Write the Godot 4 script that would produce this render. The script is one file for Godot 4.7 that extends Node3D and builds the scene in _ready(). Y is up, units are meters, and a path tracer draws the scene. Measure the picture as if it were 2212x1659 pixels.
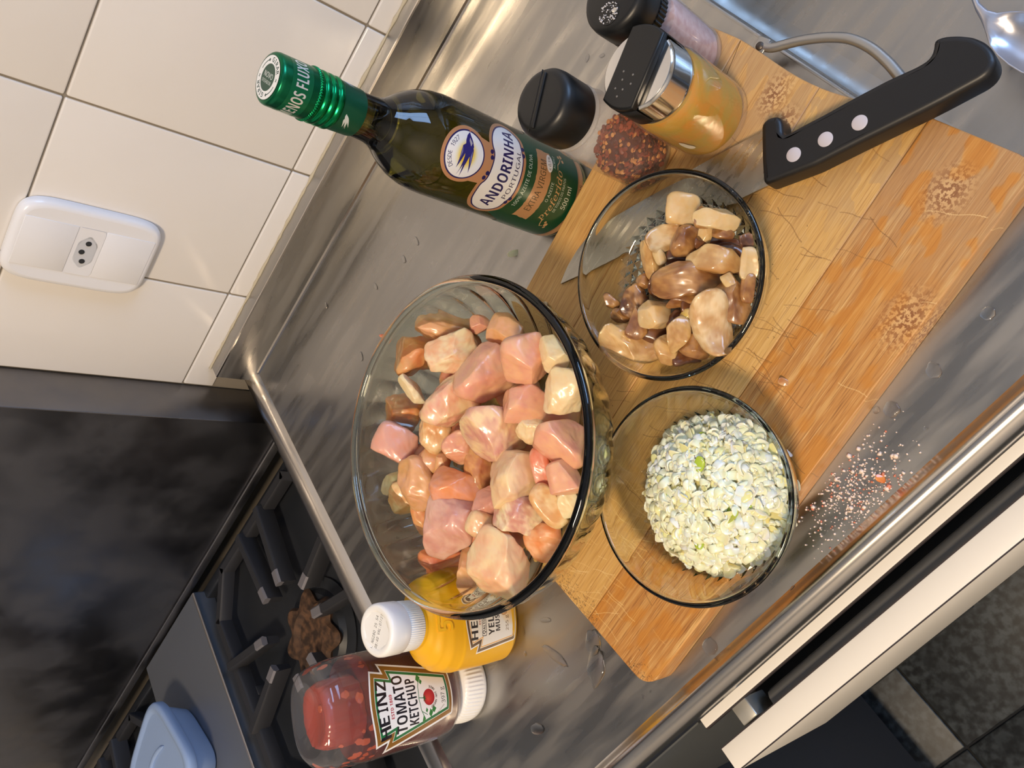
extends Node3D
# Kitchen counter photographed with the camera rolled on its side. x runs right along the tiled wall, y up, z out of the wall.
# Heights marked h are above the steel counter, which lies at y = CT.

const CT := 0.9
const FOCAL := 1746.32
const RIGHT := Vector3(0.5448752, -0.67465115, 0.49795266)
const DOWN := Vector3(-0.73187082, -0.09280872, 0.6750938)
const AHEAD := Vector3(-0.40923846, -0.73227889, -0.54432666)
const EYE := Vector3(0.0, CT + 0.4715, 0.663)
const BOARD_H := 0.018

var rng := RandomNumberGenerator.new()
var taken := {}
var M := {}
var noise := FastNoiseLite.new()
var cell_noise := FastNoiseLite.new()
var bold_font := SystemFont.new()
var plain_font := SystemFont.new()
var serif_font := SystemFont.new()
var mono_font := SystemFont.new()


func _ready() -> void:
	rng.seed = 4711
	noise.seed = 5
	noise.noise_type = FastNoiseLite.TYPE_SIMPLEX_SMOOTH
	noise.frequency = 1.0
	noise.fractal_octaves = 3
	cell_noise.seed = 9
	cell_noise.noise_type = FastNoiseLite.TYPE_CELLULAR
	cell_noise.frequency = 1.0
	bold_font.font_names = PackedStringArray(["Droid Sans"])
	bold_font.font_weight = 700
	plain_font.font_names = PackedStringArray(["Droid Sans"])
	serif_font.font_names = PackedStringArray(["Droid Serif"])
	mono_font.font_names = PackedStringArray(["Droid Sans Mono"])
	make_camera()
	make_light()
	make_materials()
	build_room()
	build_stove()
	build_counter()
	build_cabinet()
	build_board()
	build_knife()
	build_bottles()
	build_jars()
	build_bowls()
	build_chicken()
	build_mushrooms()
	build_onion()
	build_small_things()


func make_camera() -> void:
	var cam := Camera3D.new()
	cam.name = "camera"
	add_child(cam)
	cam.transform = Transform3D(Basis(RIGHT, -DOWN, -AHEAD).orthonormalized(), EYE)
	cam.fov = rad_to_deg(2.0 * atan(829.5 / FOCAL))
	cam.near = 0.02
	cam.current = true


func make_light() -> void:
	var env := Environment.new()
	env.background_mode = Environment.BG_COLOR
	env.background_color = Color(0.55, 0.68, 0.9)
	env.background_energy_multiplier = 0.6
	env.tonemap_mode = Environment.TONE_MAPPER_LINEAR
	env.tonemap_exposure = 1.12
	env.sdfgi_enabled = true
	env.ssao_enabled = true
	env.ssil_enabled = true
	var we := WorldEnvironment.new()
	we.name = "world_environment"
	we.environment = env
	add_child(we)
	# ceiling lamp: a glowing disc and a light of its size just below it
	var lamp := AreaLight3D.new()
	lamp.name = "ceiling_lamp_light"
	lamp.area_size = Vector2(0.34, 0.34)
	lamp.light_color = Color(1.0, 0.9, 0.77)
	lamp.light_energy = LAMP_E
	lamp.area_range = 8.0
	lamp.area_attenuation = 2.0
	lamp.shadow_enabled = true
	add_child(lamp)
	lamp.transform = Transform3D(Basis(Vector3(1, 0, 0), Vector3(0, 0, -1), Vector3(0, 1, 0)), LAMP_AT)
	# daylight from the frosted kitchen window on the sink side
	var day := AreaLight3D.new()
	day.name = "window_daylight"
	day.area_size = Vector2(0.9, 0.8)
	day.light_color = Color(0.62, 0.78, 1.0)
	day.light_energy = DAY_E
	day.area_range = 8.0
	day.area_attenuation = 2.0
	day.shadow_enabled = true
	add_child(day)
	day.transform = Transform3D(Basis(Vector3(0, 0, 1), Vector3(0, 1, 0), Vector3(-1, 0, 0)).inverse().orthonormalized(), Vector3(1.86, 1.75, 0.75))
	day.look_at_from_position(Vector3(1.86, 1.75, 0.75), Vector3(0.0, 1.75, 0.75), Vector3.UP)


const LAMP_AT := Vector3(-0.3, 2.52, 1.55)
const LAMP_E := 3.3
const DAY_E := 2.0


# ---------------------------------------------------------------- naming
func numbered(called: String) -> String:
	if not taken.has(called):
		taken[called] = 0
		return called
	taken[called] += 1
	return "%s_%03d" % [called, taken[called]]


func thing(called: String, label: String, category: String, at := Vector3.ZERO, turn := 0.0, group := "") -> Node3D:
	var o := Node3D.new()
	o.name = numbered(called)
	add_child(o, true)
	o.position = at
	o.rotation.y = turn
	tag(o, label, category, group)
	return o


func tag(o: Node, label: String, category: String, group := "") -> void:
	o.set_meta("label", label)
	o.set_meta("category", category)
	if group:
		o.set_meta("group", group)


func part(parent: Node, called: String, mesh: Mesh, mat: Material, label := "") -> MeshInstance3D:
	var o := MeshInstance3D.new()
	o.name = called
	if parent == self:
		o.name = numbered(called)
	o.mesh = mesh
	o.material_override = mat
	parent.add_child(o, true)
	if label:
		o.set_meta("label", label)
	return o


func struct(called: String, mesh: Mesh, mat: Material, at := Vector3.ZERO) -> MeshInstance3D:
	var o := part(self, called, mesh, mat)
	o.position = at
	o.set_meta("kind", "structure")
	o.set_meta("label", called.replace("_", " "))
	return o


# where the ray through a pixel of the 2212 x 1659 frame meets the level h above the counter
func at(px: float, py: float, h: float) -> Vector3:
	var d := RIGHT * ((px - 1106.0) / FOCAL) + DOWN * ((py - 829.5) / FOCAL) + AHEAD
	return EYE + d * ((CT + h - EYE.y) / d.y)


func V(x: float, h: float, z: float) -> Vector3:
	return Vector3(x, CT + h, z)


# ---------------------------------------------------------------- meshes
class Shape:
	var p := PackedVector3Array()
	var uv := PackedVector2Array()
	var g := PackedInt32Array()
	var c := PackedColorArray()
	var tint := Color.WHITE
	var group := 0

	func tri(a: Vector3, b: Vector3, d: Vector3, ua := Vector2.ZERO, ub := Vector2.ZERO, ud := Vector2.ZERO) -> void:
		p.append(a); p.append(b); p.append(d)
		uv.append(ua); uv.append(ub); uv.append(ud)
		for i in 3:
			g.append(group); c.append(tint)

	func tric(a: Vector3, b: Vector3, d: Vector3, ca: Color, cb: Color, cd: Color) -> void:
		p.append(a); p.append(b); p.append(d)
		for i in 3:
			uv.append(Vector2.ZERO); g.append(group)
		c.append(ca); c.append(cb); c.append(cd)

	func quad(a: Vector3, b: Vector3, d: Vector3, e: Vector3, ua := Vector2.ZERO, ub := Vector2.ZERO, ud := Vector2.ZERO, ue := Vector2.ZERO) -> void:
		tri(a, b, d, ua, ub, ud)
		tri(a, d, e, ua, ud, ue)

	# closed shapes are turned outside out by their volume; open ones so that they turn their back to «face»
	func mesh(face := Vector3.ZERO) -> ArrayMesh:
		var s := 0.0
		if face == Vector3.ZERO:
			var mid := Vector3.ZERO
			for q in p:
				mid += q
			mid /= maxi(1, p.size())
			for i in range(0, p.size(), 3):
				s += (p[i] - mid).dot((p[i + 1] - mid).cross(p[i + 2] - mid))
		else:
			for i in range(0, p.size(), 3):
				s -= (p[i + 1] - p[i]).cross(p[i + 2] - p[i]).dot(face)
		var order := [0, 1, 2] if s < 0.0 else [0, 2, 1]
		var st := SurfaceTool.new()
		st.begin(Mesh.PRIMITIVE_TRIANGLES)
		for i in range(0, p.size(), 3):
			for k in order:
				st.set_smooth_group(g[i + k])
				st.set_color(c[i + k])
				st.set_uv(uv[i + k])
				st.add_vertex(p[i + k])
		st.generate_normals()
		st.index()
		return st.commit()


func add_lathe(s: Shape, prof: Array, seg: int, crease := 0.6, wave = null) -> void:
	var n := prof.size()
	var rows := []
	for k in n:
		var row := PackedVector3Array()
		for i in seg + 1:
			var a := TAU * (i % seg) / seg
			var r: float = prof[k].x
			if wave != null:
				r = wave.call(a, k, r)
			row.append(Vector3(sin(a) * r, prof[k].y, cos(a) * r))
		rows.append(row)
	var dist := [0.0]
	for k in range(1, n):
		dist.append(dist[k - 1] + prof[k].distance_to(prof[k - 1]))
	for k in n - 1:
		if k > 0:
			var d0: Vector2 = prof[k] - prof[k - 1]
			var d1: Vector2 = prof[k + 1] - prof[k]
			if absf(d0.angle_to(d1)) > crease:
				s.group += 1
		for i in seg:
			var u0 := float(i) / seg
			var u1 := float(i + 1) / seg
			var a: Vector3 = rows[k][i]
			var b: Vector3 = rows[k][i + 1]
			var c: Vector3 = rows[k + 1][i + 1]
			var d: Vector3 = rows[k + 1][i]
			if prof[k + 1].x > 1e-6:
				s.tri(a, c, d, Vector2(u0, dist[k]), Vector2(u1, dist[k + 1]), Vector2(u0, dist[k + 1]))
			if prof[k].x > 1e-6:
				s.tri(a, b, c, Vector2(u0, dist[k]), Vector2(u1, dist[k]), Vector2(u1, dist[k + 1]))
	s.group += 1


func lathe(prof: Array, seg := 64, crease := 0.6, wave = null) -> ArrayMesh:
	var s := Shape.new()
	add_lathe(s, prof, seg, crease, wave)
	return s.mesh()


# rows of points joined into a skin; ends are closed with fans
func add_skin(s: Shape, rows: Array, round_rows := true, caps := true, crease := 0.7) -> void:
	var m: int = rows[0].size()
	for k in rows.size() - 1:
		if k > 0:
			var d0: Vector3 = rows[k][0] - rows[k - 1][0]
			var d1: Vector3 = rows[k + 1][0] - rows[k][0]
			if d0.length() > 1e-7 and d1.length() > 1e-7 and d0.angle_to(d1) > crease:
				s.group += 1
		for i in (m if round_rows else m - 1):
			var j := (i + 1) % m
			s.quad(rows[k][i], rows[k][j], rows[k + 1][j], rows[k + 1][i], Vector2(float(i) / m, float(k)), Vector2(float(i + 1) / m, float(k)), Vector2(float(i + 1) / m, k + 1.0), Vector2(float(i) / m, k + 1.0))
	s.group += 1
	if caps:
		for e in [0, rows.size() - 1]:
			var mid := Vector3.ZERO
			for q in rows[e]:
				mid += q
			mid /= m
			s.group += 1
			for i in m:
				var j := (i + 1) % m
				if e == 0:
					s.tri(mid, rows[e][j], rows[e][i])
				else:
					s.tri(mid, rows[e][i], rows[e][j])
	s.group += 1


func skin(rows: Array, crease := 0.7) -> ArrayMesh:
	var s := Shape.new()
	add_skin(s, rows, true, true, crease)
	return s.mesh()


# a ring of an oval (superellipse) body at height y
func oval(a: float, b: float, y: float, pw: float, seg := 72) -> PackedVector3Array:
	var row := PackedVector3Array()
	for i in seg:
		var t := TAU * i / seg
		var cx := cos(t)
		var sx := sin(t)
		row.append(Vector3(signf(cx) * pow(absf(cx), 2.0 / pw) * a, y, signf(sx) * pow(absf(sx), 2.0 / pw) * b))
	return row


func add_box(s: Shape, lo: Vector3, hi: Vector3, r := 0.0, seg := 2) -> void:
	var mid := (lo + hi) / 2.0
	var half := (hi - lo) / 2.0
	r = minf(r, minf(half.x, minf(half.y, half.z)) * 0.999)
	var cuts := [-1.0, 1.0]
	var inner := half - Vector3(r, r, r)
	if r > 0.0:
		cuts = []
		for i in seg + 1:
			cuts.append(-2.0 + float(i) / seg)
		for i in seg + 1:
			cuts.append(1.0 + float(i) / seg)
	s.group += 1
	for axis in 3:
		for sg in [-1.0, 1.0]:
			if r == 0.0:
				s.group += 1
			for i in cuts.size() - 1:
				for j in cuts.size() - 1:
					var q := []
					for o in [[0, 0], [1, 0], [1, 1], [0, 1]]:
						var u: float = cuts[i + o[0]]
						var w: float = cuts[j + o[1]]
						var v := Vector3.ZERO
						v[axis] = sg
						if r == 0.0:
							v[(axis + 1) % 3] = u
							v[(axis + 2) % 3] = w
							q.append(mid + v * half)
							continue
						var n := Vector3.ZERO
						n[axis] = sg
						var base := Vector3.ZERO
						base[axis] = sg * inner[axis]
						for e in 2:
							var t: float = u if e == 0 else w
							var ax := (axis + 1 + e) % 3
							base[ax] = signf(t) * inner[ax]
							if t < -1.0:
								n[ax] = tan((t + 1.0) * PI / 4.0)
							elif t > 1.0:
								n[ax] = tan((t - 1.0) * PI / 4.0)
						q.append(mid + base + n.normalized() * r)
					if sg > 0:
						s.quad(q[0], q[1], q[2], q[3])
					else:
						s.quad(q[0], q[3], q[2], q[1])
	s.group += 1


func box(lo: Vector3, hi: Vector3, r := 0.0, seg := 2) -> ArrayMesh:
	var s := Shape.new()
	add_box(s, lo, hi, r, seg)
	return s.mesh()


# a flat outline given thickness along y, with bevelled rims; pts are (x, z)
func add_slab(s: Shape, pts: PackedVector2Array, y0: float, y1: float, bevel := 0.0, steps := 3) -> void:
	var kept := PackedVector2Array()
	for q in pts:
		if kept.is_empty() or (q.distance_to(kept[-1]) > 3e-4 and q.distance_to(kept[0]) > 3e-4):
			kept.append(q)
	pts = kept
	var n := pts.size()
	var turn := 0.0
	for i in n:
		turn += pts[i].cross(pts[(i + 1) % n])
	var ring := func(inset: float, y: float) -> PackedVector3Array:
		var row := PackedVector3Array()
		for i in n:
			var e0 := (pts[i] - pts[(i + n - 1) % n]).normalized()
			var e1 := (pts[(i + 1) % n] - pts[i]).normalized()
			var n0 := Vector2(e0.y, -e0.x)
			var n1 := Vector2(e1.y, -e1.x)
			var b := n0 + n1
			b = b / maxf(0.4, b.length_squared() / 2.0)
			var q := pts[i] - b * inset * signf(turn)
			row.append(Vector3(q.x, y, q.y))
		return row
	var rows := []
	if bevel > 0.0:
		for k in steps + 1:
			var a := PI / 2.0 * k / steps
			rows.append(ring.call(bevel * (1.0 - sin(a)), y0 + bevel * (1.0 - cos(a))))
		for k in steps + 1:
			var a := PI / 2.0 * k / steps
			rows.append(ring.call(bevel * (1.0 - cos(a)), y1 - bevel * (1.0 - sin(a))))
	else:
		rows = [ring.call(0.0, y0), ring.call(0.0, y1)]
	add_skin(s, rows, true, false, 0.6 if bevel == 0.0 else 3.0)
	for e in [0, rows.size() - 1]:
		var flat := PackedVector2Array()
		for q in rows[e]:
			flat.append(Vector2(q.x, q.z))
		s.group += 1
		var ix := Geometry2D.triangulate_polygon(flat)
		if ix.is_empty():
			ix = Geometry2D.triangulate_polygon(pts)
		for i in range(0, ix.size(), 3):
			var tr := [rows[e][ix[i]], rows[e][ix[i + 1]], rows[e][ix[i + 2]]]
			var up: bool = (tr[1] - tr[0]).cross(tr[2] - tr[0]).y > 0
			# same sense as the skin: judged by the outline's turn
			if up == ((e == 0) == (turn > 0.0)):
				s.tri(tr[0], tr[1], tr[2])
			else:
				s.tri(tr[0], tr[2], tr[1])
	s.group += 1


func slab(pts: PackedVector2Array, y0: float, y1: float, bevel := 0.0, steps := 3) -> ArrayMesh:
	var s := Shape.new()
	add_slab(s, pts, y0, y1, bevel, steps)
	return s.mesh()


func tube_rows(path: Array, radii: Array, seg := 10, flat := 1.0) -> Array:
	var rows := []
	var up := Vector3(0.13, 1, 0.07).normalized()
	for k in path.size():
		var d: Vector3 = (path[mini(k + 1, path.size() - 1)] - path[maxi(k - 1, 0)]).normalized()
		var side := d.cross(up).normalized()
		var lift := side.cross(d).normalized()
		var row := PackedVector3Array()
		for i in seg:
			var a := TAU * i / seg
			row.append(path[k] + (side * cos(a) + lift * sin(a) * flat) * float(radii[k % radii.size()]))
		rows.append(row)
	return rows


func tube(path: Array, r: float, seg := 10, flat := 1.0) -> ArrayMesh:
	return skin(tube_rows(path, [r], seg, flat), 3.0)


# a profile (points in the plane of two axes) drawn along the third
func add_strip(s: Shape, prof: PackedVector2Array, from: Vector3, to: Vector3, ax: Vector3, ay: Vector3) -> void:
	var rows := []
	for e in [from, to]:
		var row := PackedVector3Array()
		for q in prof:
			row.append(e + ax * q.x + ay * q.y)
		rows.append(row)
	var n := prof.size()
	for i in n:
		var j := (i + 1) % n
		var e0 := prof[i] - prof[(i + n - 1) % n]
		var e1 := prof[j] - prof[i]
		if absf(e0.angle_to(e1)) > 0.75:
			s.group += 1
		s.quad(rows[0][i], rows[0][j], rows[1][j], rows[1][i], Vector2(0, i), Vector2(0, i + 1), Vector2(1, i + 1), Vector2(1, i))
	s.group += 1
	var ix := Geometry2D.triangulate_polygon(prof)
	for e in 2:
		s.group += 1
		for i in range(0, ix.size(), 3):
			var cw := (prof[ix[i + 1]] - prof[ix[i]]).cross(prof[ix[i + 2]] - prof[ix[i]]) > 0
			var area := 0.0
			for k in n:
				area += prof[k].cross(prof[(k + 1) % n])
			if cw == ((area > 0) == (e == 0)):
				s.tri(rows[e][ix[i]], rows[e][ix[i + 2]], rows[e][ix[i + 1]])
			else:
				s.tri(rows[e][ix[i]], rows[e][ix[i + 1]], rows[e][ix[i + 2]])
	s.group += 1


# a lump of food: a rounded block, cut by planes and roughened; colours come from a function of the surface
func lump(half: Vector3, square: float, cuts: int, rough: float, key: int, ca: Color, cb: Color, n := 12, flatten := 0.0) -> ArrayMesh:
	var r := RandomNumberGenerator.new()
	r.seed = key * 7919 + 13
	var planes := []
	for i in cuts:
		var d := Vector3(r.randf_range(-1, 1), r.randf_range(-1, 1), r.randf_range(-1, 1)).normalized()
		planes.append([d, r.randf_range(0.62, 0.9)])
	var off := Vector3(r.randf_range(-50, 50), r.randf_range(-50, 50), r.randf_range(-50, 50))
	var size := (half.x + half.y + half.z) / 3.0
	var bend := r.randf_range(-1, 1) * flatten
	var made := {}
	var tone := {}
	var s := Shape.new()
	var spot := func(axis: int, sg: float, i: int, j: int) -> Vector3i:
		var v := Vector3.ZERO
		v[axis] = sg
		v[(axis + 1) % 3] = tan((2.0 * i / n - 1.0) * PI / 4.0)
		v[(axis + 2) % 3] = tan((2.0 * j / n - 1.0) * PI / 4.0)
		v = v.normalized()
		var key3 := Vector3i((v * 10000.0).round())
		if made.has(key3):
			return key3
		var e := 2.0 / square
		var len := pow(pow(absf(v.x), e) + pow(absf(v.y), e) + pow(absf(v.z), e), -1.0 / e)
		var q := v * len
		for pl in planes:
			var over: float = q.dot(pl[0]) - pl[1]
			if over > 0.0:
				q -= pl[0] * over * 0.9
		var w := q * half
		var nz := noise.get_noise_3dv(off + w * 34.0) * 0.8 + noise.get_noise_3dv(off * 2.0 + w * 110.0) * 0.42 + noise.get_noise_3dv(off + w * 420.0) * 0.13
		w += v * nz * rough * size
		w.y += bend * (w.x * w.x / maxf(half.x, 1e-5) - half.x * 0.3)
		made[key3] = w
		var t := clampf(0.5 + 1.1 * noise.get_noise_3dv(off * 3.0 + w * 60.0) + 0.5 * noise.get_noise_3dv(off + w * 260.0), 0.0, 1.0)
		tone[key3] = ca.lerp(cb, t)
		return key3
	for axis in 3:
		for sg in [-1.0, 1.0]:
			for i in n:
				for j in n:
					var k := [spot.call(axis, sg, i, j), spot.call(axis, sg, i + 1, j), spot.call(axis, sg, i + 1, j + 1), spot.call(axis, sg, i, j + 1)]
					var o := [0, 1, 2, 0, 2, 3] if sg > 0 else [0, 2, 1, 0, 3, 2]
					for t in [0, 3]:
						s.tric(made[k[o[t]]], made[k[o[t + 1]]], made[k[o[t + 2]]], tone[k[o[t]]], tone[k[o[t + 1]]], tone[k[o[t + 2]]])
	return s.mesh()


# ---------------------------------------------------------------- printed labels
# a picture drawn in millimetres (y up), at twice the final resolution
class Print:
	var im: Image
	var k := 1.0
	var hgt := 0

	func _init(w: float, h: float, per_mm: float, bg: Color) -> void:
		k = per_mm * 2.0
		hgt = int(h * k)
		im = Image.create(int(w * k), hgt, false, Image.FORMAT_RGBA8)
		im.fill(bg)

	func rows_of(pts: PackedVector2Array, c: Color) -> void:
		var n := pts.size()
		var lo := 1e9
		var hi := -1e9
		var q := PackedVector2Array()
		for v in pts:
			var w := Vector2(v.x * k, hgt - v.y * k)
			q.append(w)
			lo = minf(lo, w.y)
			hi = maxf(hi, w.y)
		for y in range(maxi(0, int(lo)), mini(hgt, int(hi) + 1)):
			var yy := y + 0.5
			var xs := []
			for i in n:
				var a := q[i]
				var b := q[(i + 1) % n]
				if (a.y <= yy) != (b.y <= yy):
					xs.append(a.x + (b.x - a.x) * (yy - a.y) / (b.y - a.y))
			xs.sort()
			for i in range(0, xs.size() - 1, 2):
				var x0 := int(ceil(xs[i] - 0.5))
				var x1 := int(ceil(xs[i + 1] - 0.5))
				if x1 > x0:
					im.fill_rect(Rect2i(x0, y, x1 - x0, 1), c)

	func poly(pts: PackedVector2Array, c: Color) -> void:
		rows_of(pts, c)

	func disc(x: float, y: float, rx: float, ry: float, c: Color) -> void:
		var pts := PackedVector2Array()
		for i in 64:
			pts.append(Vector2(x + cos(TAU * i / 64.0) * rx, y + sin(TAU * i / 64.0) * ry))
		rows_of(pts, c)

	func rect(x0: float, y0: float, x1: float, y1: float, c: Color) -> void:
		rows_of(PackedVector2Array([Vector2(x0, y0), Vector2(x1, y0), Vector2(x1, y1), Vector2(x0, y1)]), c)

	func line(pts: PackedVector2Array, w: float, c: Color, w2 := -1.0) -> void:
		if w2 < 0.0:
			w2 = w
		for i in pts.size() - 1:
			var d := (pts[i + 1] - pts[i]).normalized().orthogonal()
			var wa := lerpf(w, w2, float(i) / maxi(1, pts.size() - 1)) / 2.0
			var wb := lerpf(w, w2, float(i + 1) / maxi(1, pts.size() - 1)) / 2.0
			rows_of(PackedVector2Array([pts[i] + d * wa, pts[i + 1] + d * wb, pts[i + 1] - d * wb, pts[i] - d * wa]), c)
			disc(pts[i + 1].x, pts[i + 1].y, wb, wb, c)

	# lettering: the outlines of a font, cap height and (if given) width in millimetres
	func text(what: String, x: float, y: float, cap: float, c: Color, font: Font, width := 0.0, turn := 0.0, slant := 0.0) -> void:
		var t := TextMesh.new()
		t.font = font
		t.text = what
		t.font_size = 64
		t.pixel_size = 0.01
		t.depth = 0.0
		var a := t.get_mesh_arrays()
		if a.size() == 0 or a[0] == null:
			return
		var v: PackedVector3Array = a[Mesh.ARRAY_VERTEX]
		var ix: PackedInt32Array = a[Mesh.ARRAY_INDEX]
		var box := t.get_aabb()
		var base := TextMesh.new()
		base.font = font
		base.text = "H"
		base.font_size = 64
		base.pixel_size = 0.01
		base.depth = 0.0
		var hb := PackedVector3Array(base.get_mesh_arrays()[0])
		var h0 := 1e9
		var h1 := -1e9
		for q in hb:
			h0 = minf(h0, q.y)
			h1 = maxf(h1, q.y)
		var sy := cap / (h1 - h0)
		var lo := 1e9
		var hi := -1e9
		for q in v:
			lo = minf(lo, q.x)
			hi = maxf(hi, q.x)
		var sx := sy if width <= 0.0 else width / (hi - lo)
		var mid := Vector2((lo + hi) / 2.0, (h0 + h1) / 2.0)
		for i in range(0, ix.size(), 3):
			var tr := PackedVector2Array()
			for j in 3:
				var q := Vector2((v[ix[i + j]].x - mid.x) * sx, (v[ix[i + j]].y - mid.y) * sy)
				q.x += q.y * slant
				tr.append(q.rotated(turn) + Vector2(x, y))
			rows_of(tr, c)

	# letters set one by one round a circle; top = true reads clockwise along the upper side
	func ring_text(what: String, x: float, y: float, r: float, cap: float, c: Color, font: Font, at_deg: float, step_deg: float, outward := true) -> void:
		var n := what.length()
		for i in n:
			var o := (i - (n - 1) / 2.0) * step_deg
			var a := deg_to_rad(at_deg - o) if outward else deg_to_rad(at_deg + o)
			if what[i] != " ":
				text(what[i], x + cos(a) * r, y + sin(a) * r, cap, c, font, 0.0, a - PI / 2.0 if outward else a + PI / 2.0)

	func done() -> ImageTexture:
		im.resize(int(im.get_width() / 2.0), int(im.get_height() / 2.0), Image.INTERPOLATE_BILINEAR)
		im.generate_mipmaps()
		return ImageTexture.create_from_image(im)


# a label cut to its outline (millimetres) and laid on a curved surface; place(u, v) gives the point in metres
func label_mesh(outline: PackedVector2Array, size: Vector2, origin: Vector2, cell: float, place: Callable, face: Vector3) -> ArrayMesh:
	var s := Shape.new()
	var lo := outline[0]
	var hi := outline[0]
	for q in outline:
		lo = lo.min(q)
		hi = hi.max(q)
	var x := lo.x
	while x < hi.x:
		var y := lo.y
		while y < hi.y:
			var e := cell
			var sq := PackedVector2Array([Vector2(x, y), Vector2(x + e, y), Vector2(x + e, y + e * 4), Vector2(x, y + e * 4)])
			for piece in Geometry2D.intersect_polygons(outline, sq):
				var ix := Geometry2D.triangulate_polygon(piece)
				for i in range(0, ix.size(), 3):
					var a: Vector2 = piece[ix[i]]
					var b: Vector2 = piece[ix[i + 1]]
					var c: Vector2 = piece[ix[i + 2]]
					if (b - a).cross(c - a) < 0:
						var t := b
						b = c
						c = t
					var uv := func(q: Vector2) -> Vector2: return Vector2((q.x - origin.x) / size.x, 1.0 - (q.y - origin.y) / size.y)
					s.tri(place.call(a.x, a.y), place.call(b.x, b.y), place.call(c.x, c.y), uv.call(a), uv.call(b), uv.call(c))
			y += cell * 4
		x += cell
	return s.mesh(face)


func print_material(tex: Texture2D, rough := 0.35, metal := 0.0, coat := 0.0) -> StandardMaterial3D:
	var m := StandardMaterial3D.new()
	m.albedo_texture = tex
	m.roughness = rough
	m.metallic = metal
	if coat > 0.0:
		m.clearcoat_enabled = true
		m.clearcoat = coat
		m.clearcoat_roughness = 0.15
	return m


func round_corners(pts: PackedVector2Array, r: float, steps := 4) -> PackedVector2Array:
	var out := PackedVector2Array()
	var n := pts.size()
	for i in n:
		var p := pts[i]
		var a := pts[(i + n - 1) % n]
		var b := pts[(i + 1) % n]
		var ra := minf(r, p.distance_to(a) * 0.45)
		var rb := minf(r, p.distance_to(b) * 0.45)
		var q0 := p + (a - p).normalized() * ra
		var q1 := p + (b - p).normalized() * rb
		for k in steps + 1:
			var t := float(k) / steps
			out.append(q0.lerp(p, t).lerp(p.lerp(q1, t), t))
	return out


# ---------------------------------------------------------------- materials
func mat(color: Color, rough := 0.5, metal := 0.0) -> StandardMaterial3D:
	var m := StandardMaterial3D.new()
	m.albedo_color = color
	m.roughness = rough
	m.metallic = metal
	return m


func rgb(r: int, g: int, b: int) -> Color:
	return Color(r / 255.0, g / 255.0, b / 255.0)


func noise_image(w: int, h: int, freq: float, key: int, octaves := 4) -> Image:
	var f := FastNoiseLite.new()
	f.seed = key
	f.noise_type = FastNoiseLite.TYPE_SIMPLEX_SMOOTH
	f.frequency = freq
	f.fractal_octaves = octaves
	return f.get_seamless_image(w, h)


func gray_texture(im: Image, lo: float, hi: float, gain := 1.0) -> ImageTexture:
	var out := Image.create(im.get_width(), im.get_height(), false, Image.FORMAT_RGBA8)
	for y in im.get_height():
		for x in im.get_width():
			var v := clampf((im.get_pixel(x, y).r - 0.5) * gain + 0.5, 0.0, 1.0)
			v = lerpf(lo, hi, v)
			out.set_pixel(x, y, Color(v, v, v))
	return ImageTexture.create_from_image(out)


func world_mapped(m: StandardMaterial3D, size: float) -> void:
	m.uv1_triplanar = true
	m.uv1_world_triplanar = true
	m.uv1_scale = Vector3.ONE / size


func glass_mat(color := Color(0.97, 0.99, 0.97), scale := 0.05, rough := 0.0) -> StandardMaterial3D:
	var m := mat(color, rough)
	m.albedo_color.a = 0.0
	m.refraction_enabled = true
	m.refraction_scale = scale
	m.metallic_specular = 0.5
	return m


func pane_mat(color: Color, alpha: float, rough := 0.04) -> StandardMaterial3D:
	var m := mat(color, rough)
	m.transparency = BaseMaterial3D.TRANSPARENCY_ALPHA
	m.albedo_color.a = alpha
	return m


func food_mat(rough: float, coat: float, scatter: float) -> StandardMaterial3D:
	var m := mat(Color.WHITE, rough)
	m.vertex_color_use_as_albedo = true
	m.vertex_color_is_srgb = true
	m.clearcoat_enabled = coat > 0.0
	m.clearcoat = coat
	m.clearcoat_roughness = 0.12
	m.subsurf_scatter_enabled = scatter > 0.0
	m.subsurf_scatter_strength = scatter
	return m


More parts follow.
